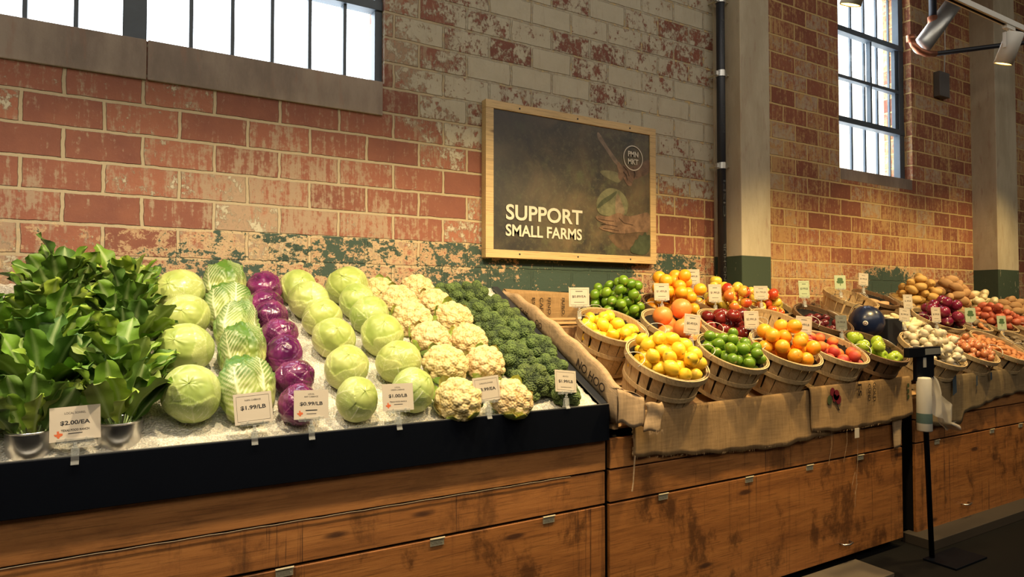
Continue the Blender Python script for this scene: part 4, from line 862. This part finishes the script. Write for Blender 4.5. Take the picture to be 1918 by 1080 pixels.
# far signs
def fs(x, y, z, w, h, price, label, mt='card', tree=False, stem=.04, icon=None, yaw=-18, roll=0, lean=-6):
    ls = [] if tree else [('-', .30, .03, .35, 0), (price, .02, .14, .68, .010), ('-', -.27, .02, .5, 0)]
    sign(x, y, z, w, h, ls, label, 'price signs on the basket stands', mt, border=not tree, tree=tree, stem=stem, icon=icon, yaw=yaw, roll=roll, lean=lean)
FARSIGNS = [   # x, y, z of the card foot, width, height, price, label, options
 (1.974, 2.720, 1.489, 0.107, 0.100, '$0.89/EA', 'price card reading $0.89/EA on the rim of the back lemon basket', {}),
 (2.622, 2.800, 1.525, 0.089, 0.099, '$1.49/LB', 'price card standing between back limes and back oranges', {}),
 (3.128, 3.050, 1.633, 0.093, 0.098, '$2.49/LB', 'highest price card, standing against the wall left of the black pipe', {}),
 (3.115, 2.850, 1.517, 0.083, 0.110, '$1.99/LB', 'price card standing over the yellow apples below the black pipe', {}),
 (3.542, 2.850, 1.535, 0.095, 0.088, '$1.79/LB', 'price card in front of the green painted foot of the column', {}),
 (3.001, 2.480, 1.364, 0.085, 0.100, '$2.99/LB', 'glossy price card over the dark red apples', {}),
 (2.488, 2.440, 1.347, 0.086, 0.103, '$0.49/EA', 'tilted price card over the grapefruit, left of the front limes', {'roll': 7}),
 (3.429, 2.460, 1.325, 0.100, 0.105, '$2.49/LB', 'price card with a red emblem between the front oranges and peaches', {'roll': 6, 'icon': True}),
 (3.919, 2.800, 1.547, 0.076, 0.116, '$3.99/LB', 'greyish price card standing over the plums against bare brick', {'mt': 'card_green'}),
 (4.523, 2.930, 1.615, 0.088, 0.104, '', 'pale green card with a tree emblem in the empty basket', {'mt': 'card_green', 'tree': True}),
 (4.891, 2.980, 1.650, 0.079, 0.096, '$1.99/LB', 'small tilted cream price card over the ginger', {'roll': 6}),
 (3.772, 2.440, 1.344, 0.073, 0.089, '$1.99/LB', 'dark grey shaded price card left of the green apples', {'mt': 'card_grey'}),
 (5.148, 2.780, 1.471, 0.075, 0.107, '$1.49/LB', 'cream price card over the red onions, upper of two overlapping', {}),
 (4.614, 2.520, 1.385, 0.079, 0.089, '$2.99/LB', 'cream price card over the parsnips, lower of two overlapping', {'roll': 6}),
 (6.266, 3.000, 1.595, 0.076, 0.114, '$0.99/LB', 'price card standing behind the yellow potatoes against the brick', {}),
 (5.093, 2.550, 1.370, 0.071, 0.110, '$1.99/LB', 'cream price card between the red onions and the shallots', {}),
 (5.702, 2.600, 1.360, 0.091, 0.114, '', 'pale green card with a tree emblem left of the red potatoes', {'mt': 'card_green', 'tree': True}),
 (5.971, 2.500, 1.299, 0.078, 0.111, '', 'pale green card with a tree emblem over the fingerlings, rightmost card', {'mt': 'card_green', 'tree': True})]
for x, y, z, w_, h_, pr_, lb_, kw_ in FARSIGNS: fs(x, y, z, w_, h_, pr_, lb_, yaw=-25, **kw_)


# ------------------------------------------------------------------ poster
m, nt, b = mat('poster photograph'); P_ = nd(nt, 'ShaderNodeTexCoord').outputs['Object']; xy = nd(nt, 'ShaderNodeSeparateXYZ', i_0=P_).outputs
n1 = noise(nt, P_, 3.2, 5, .6, .6); n2 = noise(nt, P_, 16, 7, .7, .8); n3 = noise(nt, mapv(nt, P_, l=(7,0,2)), 5, 4)
c_ = ramp(nt, n1, [(.35, (.030,.027,.022)), (.50, (.075,.058,.034)), (.7, (.15,.105,.055))])
c_ = mixc(nt, mth(nt, 'MULTIPLY', sstep(nt, noise(nt, mapv(nt, P_, (1,1,1), (0,0,0), (0,.5,0)), 34, 6, .75, .3), .52, .62), .35), c_, (.16,.15,.075)); c_ = mixc(nt, mth(nt, 'MULTIPLY', sstep(nt, n2, .5, .7), .5), c_, (.13,.125,.055))
c_ = mixc(nt, mth(nt, 'MULTIPLY', sstep(nt, n3, .56, .70), .5), c_, (.12,.14,.055))
c_ = mixc(nt, mth(nt, 'MULTIPLY', mth(nt, 'SUBTRACT', 1.0, sstep(nt, mth(nt, 'SUBTRACT', xy[0], mth(nt, 'MULTIPLY', xy[2], .5)), -.75, .15)), .75), c_, (.013,.014,.022))
nt.links.new(c_, b.inputs['Base Color']); b.inputs['Roughness'].default_value = .38; M['photo'] = m
def pcol(name, c): 
    m, nt, b = mat(name); P_ = nd(nt, 'ShaderNodeTexCoord').outputs['Object']; n = noise(nt, P_, 14, 6, .65, .5)
    nt.links.new(mixc(nt, sstep(nt, n, .3, .7), [x*.55 for x in c], [x*1.2 for x in c]), b.inputs['Base Color']); b.inputs['Roughness'].default_value = .38; return m
PX, PZ = 2.345, 2.225
po = thing('framed_poster', 'framed poster reading SUPPORT SMALL FARMS on the brick wall', 'poster', (PX, 3.255, PZ))
hw, hh = .645, .455; iw, ih = .594, .408
m_ = MB()
for a, b2, c, d in ((-hw, hw, ih, hh), (-hw, hw, -hh, -ih), (-hw, -iw, -ih, ih), (iw, hw, -ih, ih)): m_.box(a, b2, -.012, .042, c, d)
m_.build('frame', M['frame'], po, bevel=.002)
m_ = MB(); m_.box(-iw, iw, -.004, .030, -ih, ih); m_.build('print', M['photo'], po)
m_ = MB()
for x in (-.42, 0, .42):
    for z in (.43, -.43): m_.lathe([(.006, 0), (.005, .002), (0, .0025)], 10, Matrix.Translation((x, -.012, z)) @ Matrix.Rotation(R_(90), 4, 'X'))
m_.build('screws', M['pipe'], po)
SH = [
 ('blade', (.22,.155,.10), [(2.489,2.592), (2.511,2.586), (2.573,2.507), (2.657,2.426), (2.672,2.398), (2.656,2.388), (2.614,2.421), (2.542,2.504), (2.491,2.551)]),
 ('soil', (.12,.075,.042), [(2.570,1.937), (2.654,1.954), (2.761,1.960), (2.882,1.971), (2.894,1.946), (2.827,1.934), (2.772,1.880), (2.750,1.846), (2.664,1.851), (2.612,1.890), (2.581,1.921)]),
 ('leaf_print', (.18,.165,.085), [(2.502,2.344), (2.572,2.355), (2.656,2.350), (2.699,2.329), (2.683,2.294), (2.656,2.279), (2.593,2.296), (2.531,2.317)]),
 ('upper_hand_print', (.17,.098,.058), [(2.667,2.385), (2.710,2.410), (2.764,2.395), (2.830,2.419), (2.880,2.446), (2.929,2.469), (2.928,2.370), (2.874,2.347), (2.824,2.325), (2.785,2.313), (2.776,2.286), (2.769,2.269), (2.744,2.268), (2.720,2.294), (2.704,2.322), (2.683,2.294), (2.661,2.309), (2.656,2.342)]),
 ('knife_handle', (.23,.135,.075), [(2.657,2.426), (2.683,2.403), (2.710,2.364), (2.688,2.345), (2.665,2.355), (2.646,2.391)]),
 ('finger_print', (.25,.14,.085), [(2.699,2.325), (2.720,2.323), (2.747,2.300), (2.774,2.286), (2.769,2.269), (2.744,2.269), (2.720,2.289)]),
 ('cabbage_print', (.17,.165,.085), [(2.479,2.112), (2.484,2.153), (2.510,2.196), (2.551,2.228), (2.593,2.244), (2.640,2.240), (2.682,2.227), (2.720,2.197), (2.739,2.156), (2.735,2.097), (2.708,2.070), (2.634,2.061), (2.550,2.059), (2.499,2.072)]),
 ('cabbage_leaf_print', (.075,.085,.04), [(2.484,2.116), (2.530,2.165), (2.587,2.194), (2.645,2.232), (2.650,2.216), (2.603,2.171), (2.540,2.133), (2.489,2.096)]),
 ('cabbage_core_print', (.23,.17,.105), [(2.640,2.200), (2.660,2.212), (2.680,2.170), (2.700,2.130), (2.719,2.079), (2.634,2.065), (2.632,2.140)]),
 ('lower_hand_print', (.20,.12,.072), [(2.471,2.050), (2.499,2.061), (2.571,2.054), (2.613,2.072), (2.666,2.092), (2.719,2.067), (2.784,2.075), (2.861,2.098), (2.926,2.113), (2.925,1.973), (2.849,1.973), (2.761,1.962), (2.697,1.952), (2.633,1.953), (2.571,1.962), (2.509,1.971), (2.504,1.989), (2.550,2.000), (2.566,2.007), (2.509,2.020), (2.479,2.034)]),
 ('grass_print', (.055,.068,.035), [(2.755,1.867), (2.783,1.881), (2.800,1.925), (2.816,1.916), (2.835,1.96), (2.860,1.943), (2.885,1.985), (2.9,1.95), (2.925,1.965), (2.924,1.819), (2.761,1.825)])]
for i, (nm, c, pl) in enumerate(SH):
    # smooth the outline, then lay it on the print
    for _ in range(2):
        q = []
        for j in range(len(pl)):
            a, b2 = pl[j], pl[(j+1) % len(pl)]; q += [(a[0]*.75+b2[0]*.25, a[1]*.75+b2[1]*.25), (a[0]*.25+b2[0]*.75, a[1]*.25+b2[1]*.75)]
        pl = q
    m_ = MB(); m_.add([(x+.012-PX if x < 2.92 else iw, -.0045-.0003*i, z-PZ+.006) for x, z in pl], [tuple(range(len(pl)))]); m_.build(nm, pcol(nm, c), po)
M['print_white'] = plain('cream print', (.62,.56,.44), .4)
m_ = MB()
for q in ([(2.49,2.043),(2.56,2.036),(2.62,2.035)], [(2.52,2.012),(2.59,2.008),(2.65,2.002)], [(2.53,1.985),(2.60,1.982),(2.66,1.975)], [(2.70,2.40),(2.735,2.375),(2.75,2.34)], [(2.70,2.365),(2.725,2.345),(2.735,2.31)], [(2.78,2.40),(2.80,2.36),(2.79,2.33)], [(2.66,2.06),(2.70,2.03),(2.78,2.02)]):
    for a, b2 in zip(q[:-1], q[1:]):
        d = Vector((b2[0]-a[0], b2[1]-a[1])).normalized()*.0022; m_.add([(a[0]-d.y-PX+.012, -.0082, a[1]+d.x-PZ), (a[0]+d.y-PX+.012, -.0082, a[1]-d.x-PZ), (b2[0]+d.y-PX+.012, -.0082, b2[1]-d.x-PZ), (b2[0]-d.y-PX+.012, -.0082, b2[1]+d.x-PZ)], [(0,1,2,3)])
m_.build('finger_line_print', pcol('finger_line', (.065,.035,.02)), po)
m_ = MB(); text(m_, 'SUPPORT', 2.108-PX, 2.040-PZ, .092, .548, -.0085, .022); text(m_, 'SMALL FARMS', 2.105-PX, 1.934-PZ, .070, .545, -.0085, .024)
m_.build('lettering', M['print_white'], po)
m_ = MB(); n = 48; v = []
for k in range(n):
    a = 2*math.pi*k/n
    for r_ in (.083, .0765): v.append((2.795-PX+r_*math.cos(a), -.0085, 2.462-PZ+r_*math.sin(a)))
m_.add(v, [(2*k, 2*k+1, (2*k+3) % (2*n), (2*k+2) % (2*n)) for k in range(n)])
text(m_, 'PMN', 2.795-PX, 2.488-PZ, .036, .088, -.0085, .03); text(m_, 'MKT', 2.795-PX, 2.438-PZ, .036, .088, -.0085, .03); m_.build('logo', M['print_white'], po)

# ------------------------------------------------------------------ burlap
def cloth(name, P, mt, label, group=None, parent=None, th=.003):
    g_ = gridmesh(name, P, mt, parent); s = g_.modifiers.new('s', 'SOLIDIFY'); s.thickness = th
    if label: tag(g_, label, 'burlap', group)
    return g_
def fray(mb, pts, d, L, n, seed=1, spread=.3):
    rs = random.Random(seed); pts = [Vector(p) for p in pts]
    for _ in range(n):
        q = rs.random()*(len(pts)-1); i = min(int(q), len(pts)-2); p = pts[i].lerp(pts[i+1], q-i)
        dd = (Vector(d) + Vector((rs.uniform(-1, 1), rs.uniform(-.3, .3), rs.uniform(-1, 1)))*spread).normalized(); l = L*rs.uniform(.4, 1.2)
        mb.tube([p, p+dd*l*.5+Vector((rs.uniform(-1, 1)*l*.1, 0, 0)), p+dd*l+Vector((rs.uniform(-1, 1)*l*.2, 0, rs.uniform(-1, 0)*l*.2))], .0005, 4)
def lerp_tab(tab, x):
    return np.interp(x, [p[0] for p in tab], [p[1] for p in tab])
# divider cover
ys = np.linspace(2.20, 3.24, 60); ridge = lerp_tab([(2.20,1.135),(2.26,1.165),(2.40,1.255),(2.60,1.350),(2.86,1.466),(3.0,1.520),(3.1,1.553),(3.25,1.585)], ys)
rows = []
for j, y in enumerate(ys):
    h0 = max(icez(max(y, 2.27))+.022, 1.0) if y > 2.262 else .985; w0 = .012*math.sin(y*19)+.006*math.sin(y*47); rz = ridge[j]+.006*math.sin(y*33)
    prof = [(1.7965, h0), (1.7975+w0*.15, h0*.6+rz*.4), (1.799+w0*.2, h0*.25+rz*.75), (1.803, rz-.008), (1.812, rz+.002), (1.830+w0*.1, rz+.001), (1.842+w0*.3, rz-.012), (1.848+w0*.5, rz-.06), (1.850+w0*.5, rz-.13)]
    rows.append([(x, y, z) for x, z in prof])
dv_ = cloth('burlap_sack', np.array(rows), M['burlap_pale'], 'burlap sack printed NO HOO over the divider right of the broccoli'); 
# flap hanging over the front corner
P_ = []
for j, u in enumerate(np.linspace(0, 1, 14)):
    x = 1.797+u*.150; zt = 1.135-.05*u; zb = .985-.035*u+.008*math.sin(u*9)
    P_.append([(x, 2.198-.006*math.sin(v*2.4)-.004*math.sin(u*7+v*3), zt*(1-v)+zb*v) for v in np.linspace(0, 1, 9)])
fl_ = cloth('front_flap', np.array(P_), M['burlap_pale'], None, parent=dv_)
P_ = []
for u in np.linspace(0, 1, 10):
    P_.append([(1.80+u*.147, y, 1.137-.05*u+.004*math.sin(u*8+y*30)) for y in np.linspace(2.198, 2.36, 6)])
cloth('top_flap', np.array(P_), M['burlap_pale'], None, parent=dv_)
# board inside the divider
t = MB(); t.prism([(2.24, .95), (2.24, 1.11), (2.40, 1.235), (2.60, 1.33), (2.86, 1.447), (3.1, 1.53), (3.28, 1.56), (3.28, .95)], 1.812, 1.836, 'x')
tag(t.build('divider_board', M['crate']), 'upright board under the burlap between the ice tray and the fruit stand', 'divider')
# NO HOO lettering on the face looking toward the ice
m_ = MB(); 
Mx = Matrix.Translation((1.7915, 2.385, 1.175)) @ Matrix.Rotation(R_(-90), 4, 'Z') @ Matrix.Rotation(R_(28), 4, 'Y')
text(m_, 'NO HOO', 0, 0, .042, .235, 0, .012, Mx); 
for (y0, s_, h_) in ((2.98, 'CAFE', .028), (2.83, 'OO', .03)):
    Mx = Matrix.Translation((1.7925, y0, float(np.interp(y0, ys, ridge))-.055)) @ Matrix.Rotation(R_(-90), 4, 'Z') @ Matrix.Rotation(R_(25), 4, 'Y'); text(m_, s_, 0, 0, h_, None, 0, .01, Mx)
m_.build('printed_lettering', M['dye_black'], dv_)
# back burlap
P_ = []
for u in np.linspace(0, 1, 30):
    x = 1.815+u*.62; zt = 1.585-.025*u; P_.append([(x, 3.262, zt-.10)] + [(x, 3.235-.028*math.cos(q), zt-.02+.026*math.sin(q)) for q in np.linspace(3.0, 0, 7)] + [(x, 3.205+.012*math.sin(x*40)*v, zt-.02-v*.175) for v in np.linspace(.1, 1, 7)])
bb = cloth('burlap_sack', np.array(P_), M['burlap'], 'printed burlap sack hung behind the wooden crate at the wall')
m_ = MB()
for (x, s_, hh_) in ((1.99, 'ESPR', .030), (2.045, 'CAFE', .034), (2.10, 'FINO', .028), (2.20, 'PURO', .030)):
    Mx = Matrix.Translation((x, 3.194, 1.49)) @ Matrix.Rotation(R_(90), 4, 'Y'); text(m_, s_, 0, 0, hh_*.7, .10, 0, .012, Mx)
m_.build('printed_lettering', M['dye_black'], bb)
# front drapes: fold over the lip at z 1.03, then hang
def drape(name, x0, x1, ztop, ztab, yf, mt, label, nx=70, wav=.006, seed=1):
    P_ = []
    for x in np.linspace(x0, x1, nx):
        zt = ztop(x) if callable(ztop) else ztop; zb = lerp_tab(ztab, x)+.004*math.sin(x*37+seed)
        wv = wav*math.sin(x*13+seed)+wav*.5*math.sin(x*31+seed*2)
        c = [(x, 2.31, zt-.045), (x, 2.295, zt-.022), (x, yf+.022, zt-.006), (x, yf+.008, zt-.003), (x, yf, zt-.014)]
        c += [(x, yf-.004-abs(wv)*v - .004*v*math.sin(x*9+v*4+seed), (zt-.02)*(1-v)+zb*v) for v in np.linspace(.12, 1, 9)]
        P_.append(c)
    return cloth(name, np.array(P_), mt, label)
d1 = drape('burlap_sack', 1.93, 3.42, lambda x: 1.018+.012*(x-1.93), [(1.93,.815),(2.2,.795),(2.55,.765),(2.67,.762),(2.9,.745),(3.15,.765),(3.42,.775)], 2.256, M['burlap'], 'plain burlap draped over the front edge below the lemon and lime baskets')
m_ = MB(); fray(m_, [(2.05, 2.254, 1.02), (2.45, 2.252, 1.025)], (0, -.2, -1), .022, 60, 3, .5); fray(m_, [(1.93, 2.25, .98), (1.93, 2.25, .82)], (-1, 0, -.2), .008, 40, 4); fray(m_, [(1.93,2.245,.815),(2.67,2.245,.762),(3.42,2.245,.775)], (0,0,-1), .009, 130, 5)
m_.tube([(1.935, 2.246, .82), (1.928, 2.244, .76), (1.922, 2.243, .70), (1.915, 2.243, .665)], [.004, .0035, .003, .0035], 6)
m_.build('frayed_threads', M['burlap_pale'], d1)['kind'] = 'stuff'
d2 = drape('burlap_sack', 3.175, 4.165, lambda x: 1.050+.008*(x-3.175), [(3.175,.812),(3.35,.795),(3.58,.785),(3.8,.785),(4.0,.80),(4.165,.815)], 2.243, M['burlap'], 'printed burlap with a red flower draped below the orange and peach baskets', seed=5)
m_ = MB(); 
for cx, cz, r_ in ((3.395,.992,.028),(3.36,1.012,.022),(3.415,.965,.024),(3.38,.975,.020)): m_.add([(cx+r_*math.cos(k*.628), 2.2325-.0002, cz+r_*1.1*math.sin(k*.628)) for k in range(10)], [tuple(range(10))])
m_.build('flower_print', M['dye_red'], d2)
m_ = MB(); m_.add([(3.335+.022*math.cos(k*.628), 2.2325, .968+.027*math.sin(k*.628)) for k in range(10)], [tuple(range(10))]); m_.build('leaf_print', M['dye_green'], d2)
m_ = MB(); m_.add([(3.378,2.2320,.962),(3.385,2.2320,.962),(3.425,2.2320,.905),(3.412,2.2320,.905)], [(0,1,2,3)])
for x, z, s_, h_, w_ in ((3.615,1.005,'ES',.036,.07),(3.71,.985,'CUNO',.024,.10),(3.76,.985,'GOLD',.028,.11)):
    Mx = Matrix.Translation((x, 2.2315, z)) @ Matrix.Rotation(R_(90), 4, 'Y'); text(m_, s_, 0, 0, h_, w_, 0, .02, Mx)
m_.build('printed_lettering', M['dye_black'], d2)
m_ = MB()
for i, z in enumerate((1.0, .965, .93)): m_.add([(4.118+.013*math.cos(k*.785), 2.2322, z+.015*math.sin(k*.785)) for k in range(8)], [tuple(range(8))])
m_.build('green_dots', M['dye_green'], d2)
m_ = MB()
for x, z0, z1 in ((3.36,.79,.60),(3.50,.785,.60),(3.60,.79,.33)): m_.tube([(x, 2.24, z0), (x+.004, 2.243, z0*.6+z1*.4), (x-.002, 2.26, z1)], .0009, 5)
m_.tube([(3.60, 2.258, .53), (3.575, 2.26, .46), (3.60, 2.26, .40), (3.625, 2.26, .46), (3.60, 2.258, .53)], .0009, 5)
fray(m_, [(3.175,2.235,.81),(3.58,2.233,.785),(4.165,2.235,.815)], (0,0,-1), .009, 90, 8)
m_.build('hanging_threads', M['burlap_pale'], d2)['kind'] = 'stuff'
m_ = MB(); m_.box(3.555,3.595, 2.226, 2.229, .735, .79); m_.build('cloth_label', M['card'], d2)
P_ = [[(3.985+.11*(1-.35*v)*u+.0*v+.02*v, 2.262-.012*math.sin(u*3.14), .83-.21*v+.01*u) for u in np.linspace(0, 1, 7)] for v in np.linspace(0, 1, 12)]
cloth('burlap_sack', np.array(P_), M['burlap_pale'], 'narrow burlap tail hanging at the right end of the fruit cabinet')
cu_ = []
for v in np.linspace(0, 1, 12):
    z = 1.062-.125*v; cu_.append([(1.945+.095*u+.012*math.sin(v*5), 2.190-.012*math.sin(u*math.pi)*(1-.3*v)-.003*math.sin(v*9), z+.006*math.sin(u*6)) for u in np.linspace(0, 1, 10)])
cf = cloth('burlap_strip', np.array(cu_), M['burlap_pale'], 'short frayed burlap cuff folded over the front left corner of the fruit stand', th=.006)
m_ = MB(); fray(m_, [(1.95,2.175,.94),(2.04,2.175,.94)], (0,0,-1), .016, 50, 11); m_.build('fringe', M['burlap_pale'], cf)['kind'] = 'stuff'
d3 = drape('burlap_sack', 4.255, 6.9, 1.035, [(4.255,.74),(4.45,.72),(4.75,.70),(4.80,.77),(5.2,.83),(5.6,.86),(6.2,.85),(6.9,.86)], 2.25, M['burlap_dull'], 'dull burlap draped over the front of the right hand stand', nx=110, wav=.010, seed=9)
m_ = MB()
for x, z, w__, h__ in ((4.66,.97,.05,.14),(4.95,.98,.02,.08),(5.15,1.0,.025,.06)): m_.add([(x-w__/2,2.228,z-h__/2),(x+w__/2,2.228,z-h__/2*.7),(x+w__/2*.8,2.228,z+h__/2),(x-w__/2,2.228,z+h__/2*.8)], [(0,1,2,3)])
m_.build('blue_print', M['dye_blue'], d3)

# ------------------------------------------------------------------ pipes by the first column
vp = thing('drain_pipe', 'black vertical iron pipe clamped beside the pale column', 'pipe', (3.575, 3.205, 0))
m_ = MB(); m_.tube([(0,0,1.0),(0,0,5.2)], .030, 20); m_.build('pipe', M['pipe'], vp, smooth=True)
for z in (2.486, 3.147, 3.68):
    m_ = MB(); m_.lathe([(.0305,-.022),(.035,-.022),(.035,.022),(.0305,.022)], 20, Matrix.Translation((0,0,z)), close=True); m_.box(.030,.052,-.008,.008,z-.014,z+.014); m_.box(-.052,-.030,-.008,.008,z-.014,z+.014)
    cl = m_.build('clamp', M['galv'], vp)
    m_ = MB(); m_.tube([(-.02,0,z),(-.02,.09,z)], .006, 8); m_.tube([(.045,0,z),(.10,-.0,z)], .005, 8); m_.lathe([(.010,-.004),(.010,.004),(0,.004)], 6, Matrix.Translation((.058,0,z)) @ Matrix.Rotation(R_(90),4,'Y')); m_.build('bolt', M['hinge'], cl)
m_ = MB(); 
for z0, s_ in ((3.40,'CISPI'),(2.85,'NO-HUB'),(2.25,'CISPI'),(1.80,'NO-HUB')):
    Mx = Matrix.Rotation(R_(-12), 4, 'Z') @ Matrix.Translation((0, -.0308, z0)) @ Matrix.Rotation(R_(-90), 4, 'Y'); text(m_, s_, 0, 0, .020, .26, 0, .0, Mx)
m_.build('lettering', plain('grey stencil', (.03,.033,.036), .6), vp)
m_ = MB(); m_.tube([(3.672, 3.22, 1.3), (3.672, 3.22, 5.2)], .009, 10); tag(m_.build('conduit', M['galv'], smooth=True), 'thin conduit running up between black pipe and column', 'conduit')
# sprinkler branch and duct at the upper right
sp_ = thing('sprinkler_pipe', 'dark pipe branch with copper elbows high on the right wall', 'pipe', (5.86, 2.95, 3.66))
def LP(pts): return [(x-5.86, y-2.95, z-3.66) for x, y, z in pts]
m_ = MB(); m_.tube(LP([(5.93,2.95,3.668),(6.6,2.72,3.80),(7.4,2.45,3.95)]), .020, 14); m_.tube(LP([(6.01,3.0,4.02),(6.02,3.0,5.2)]), .030, 14); m_.build('pipe', M['pipe'], sp_, smooth=True)
m_ = MB(); m_.tube(LP([(5.66,3.0,3.76),(5.66,2.98,3.70),(5.71,2.96,3.655),(5.80,2.95,3.645),(5.93,2.95,3.668)]), .027, 12); m_.tube(LP([(6.005,3.0,3.90),(6.005,3.0,4.03)]), .038, 12); m_.tube(LP([(5.655,3.0,3.74),(5.655,3.0,3.79)]), .035, 12); m_.build('copper_elbow', M['copper'], sp_, smooth=True)
m_ = MB(); m_.tube([(5.80,2.99,3.72),(6.50,3.0,4.36)], .075, 24); m_.tube([(6.50,3.0,4.36),(7.2,3.0,5.0)], .075, 24); tag(m_.build('galvanised_duct', M['galv'], smooth=True), 'slanting shiny galvanised duct by the right window', 'duct')
m_ = MB(); m_.box(6.60, 6.78, 3.24, 3.30, 3.50, 3.74); tag(m_.build('junction_box', plain('grey box', (.10,.09,.08), .6), bevel=.004), 'grey box on the brick below the dark sprinkler pipe', 'junction box')
m_ = MB(); m_.tube([(6.62,3.2,4.35),(6.66,3.22,4.15),(6.72,3.25,3.95),(6.72,3.26,3.73)], .006, 8); tag(m_.build('cable', M['white_metal'], smooth=True), 'thin pale cable curving down to the grey box', 'cable')

# ------------------------------------------------------------------ track lights
tr_ = thing('lighting_track', 'pale lighting track crossing the top right corner', 'lighting track', (0, 1.7, 3.06))
m_ = MB(); m_.box(-1.5, 9.5, -.017, .017, .0, .032); m_.build('rail', M['white_metal'], tr_, bevel=.002)
m_ = MB(); m_.box(-1.5, 9.5, -.006, .006, -.002, .001); m_.build('slot', M['dark'], tr_)
m_ = MB()
for x in (-1, 1, 3, 5, 7, 9): m_.tube([(x, 0, .03), (x, 0, 2.14)], .004, 6)
m_.build('hangers', M['pipe'], tr_)
def spot_lamp(x, power, cone, ty, tz, colr, label):
    t = thing('track_spotlight', label, 'spotlight', (x, 1.7, 3.06), 'track spotlights')
    m_ = MB(); m_.box(-.05, .05, -.012, .012, -.02, 0); m_.tube([(0,0,-.02),(0,0,-.05)], .008, 8); m_.build('adapter', M['white_metal'], t)
    m_ = MB(); m_.tube([(-.052,0,-.05),(.052,0,-.05)], .005, 8); m_.box(-.056,-.050,-.008,.008,-.13,-.045); m_.box(.050,.056,-.008,.008,-.13,-.045); m_.build('yoke', M['white_metal'], t)
    d = (Vector((x, ty, tz)) - Vector((x, 1.7, 2.93))).normalized()
    R3 = axis_rot(-d).to_4x4(); Mx = Matrix.Translation((0, 0, -.125)) @ R3
    m_ = MB(); m_.lathe([(0,.085),(.040,.085),(.044,.078),(.046,-.085),(.042,-.085),(.040,-.06),(.0,-.06)], 28, Mx); m_.build('housing', M['white_metal'], t, smooth=True)
    m_ = MB(); m_.lathe([(0,-.081),(.0405,-.081)], 28, Mx); m_.build('lens', M['lens'], t)
    l = bpy.data.lights.new('spot', 'SPOT'); l.energy = power; l.color = colr; l.spot_size = R_(cone); l.spot_blend = .75; l.shadow_soft_size = .045
    o = bpy.data.objects.new('spot', l); C.objects.link(o); o.location = (x, 1.7, 2.93) + d*.10 if False else Vector((x, 1.7, 2.935)) + d*.10; o.rotation_euler = d.to_track_quat('-Z', 'Y').to_euler()
for i, (x, pw, cn, ty, tz, cl_) in enumerate(SPOTS):
    lb = {4: 'lit spotlight cut off by the top edge above the right window', 5: 'white cylinder spotlight with a glowing lens hanging at the top right'}.get(i, 'track spotlight outside the view')
    if i != 5 or True: spot_lamp(x, pw, cn, ty, tz, cl_, lb)

# ------------------------------------------------------------------ bag stand
bs = thing('bag_stand', 'black pole stand with sign head, standing on a square base before the gap', 'stand', (4.03, 2.05, 0))
m_ = MB(); m_.box(-.03, .32, -.13, .05, 0, .012); m_.build('base_plate', M['black'], bs, bevel=.002)
m_ = MB(); m_.tube([(.02, 0, .01), (-.01, -.03, .60), (-.185, -.035, 1.20)] if False else [(.03, .03, .012), (-.077, -.008, .63), (-.185, -.045, 1.24)], .014, 12); m_.build('pole', M['black'], bs, smooth=True)
# header
m_ = MB(); m_.box(-.345, -.02, -.062, -.030, 1.205, 1.258); m_.build('header_bar', M['black'], bs, bevel=.002)
m_ = MB(); m_.box(-.185, -.03, -.0635, -.062, 1.216, 1.250); m_.build('grey_label', plain('grey label', (.14,.14,.13), .5), bs)
m_ = MB(); m_.box(-.262, -.085, -.058, -.034, 1.072, 1.205); m_.build('sign_plate', M['black'], bs, bevel=.002)
m_ = MB(); m_.box(-.200, -.170, -.0595, -.058, 1.145, 1.20); m_.build('white_strip', plain('dim white strip', (.30,.29,.26), .5), bs)
br_ = thing('plastic_bag_roll', 'roll of plastic produce bags hanging on the black stand, end bag trailing', 'bag roll', (3.80, 1.975, .945))
m_ = MB(); m_.lathe([(0,-.15),(.036,-.15),(.039,-.145),(.037,.14),(.033,.148),(0,.148)], 28); m_.build('roll', M['paper'], br_, smooth=True)
m_ = MB(); m_.lathe([(.0388,-.105),(.0393,-.10),(.0391,-.055),(.0385,-.05)], 28); m_.build('printed_band', M['seal'], br_, smooth=True)
P_ = []
cx_ = [(0,.045),(.35,.085),(.7,.15),(.86,.19),(1,.30)]; wt_ = [(0,.05),(.3,.10),(.6,.15),(.8,.10),(.86,.035),(1,.10)]; zt_ = [(0,.14),(.35,.04),(.7,-.06),(.86,-.125),(1,-.155)]
for v in np.linspace(0, 1, 40):
    c_x, w__, z = (float(lerp_tab(q, v)) for q in (cx_, wt_, zt_))
    P_.append([(c_x+w__*(u-.5)*.9+.006*math.sin(u*17+v*21), -.02-.028*math.sin(u*7+v*11)*min(1, v*3), z+w__*(u-.5)*.45+.008*math.sin(u*13+v*19)) for u in np.linspace(0, 1, 22)])
# two sheets of thin film
gridmesh('trailing_bag', np.array(P_), M['film'], br_)

# prototypes are only patterns for the copies
for o in HID:
    for ch in list(o.children):
        for g_ in list(ch.children): bpy.data.objects.remove(g_)
        bpy.data.objects.remove(ch)
    bpy.data.objects.remove(o)
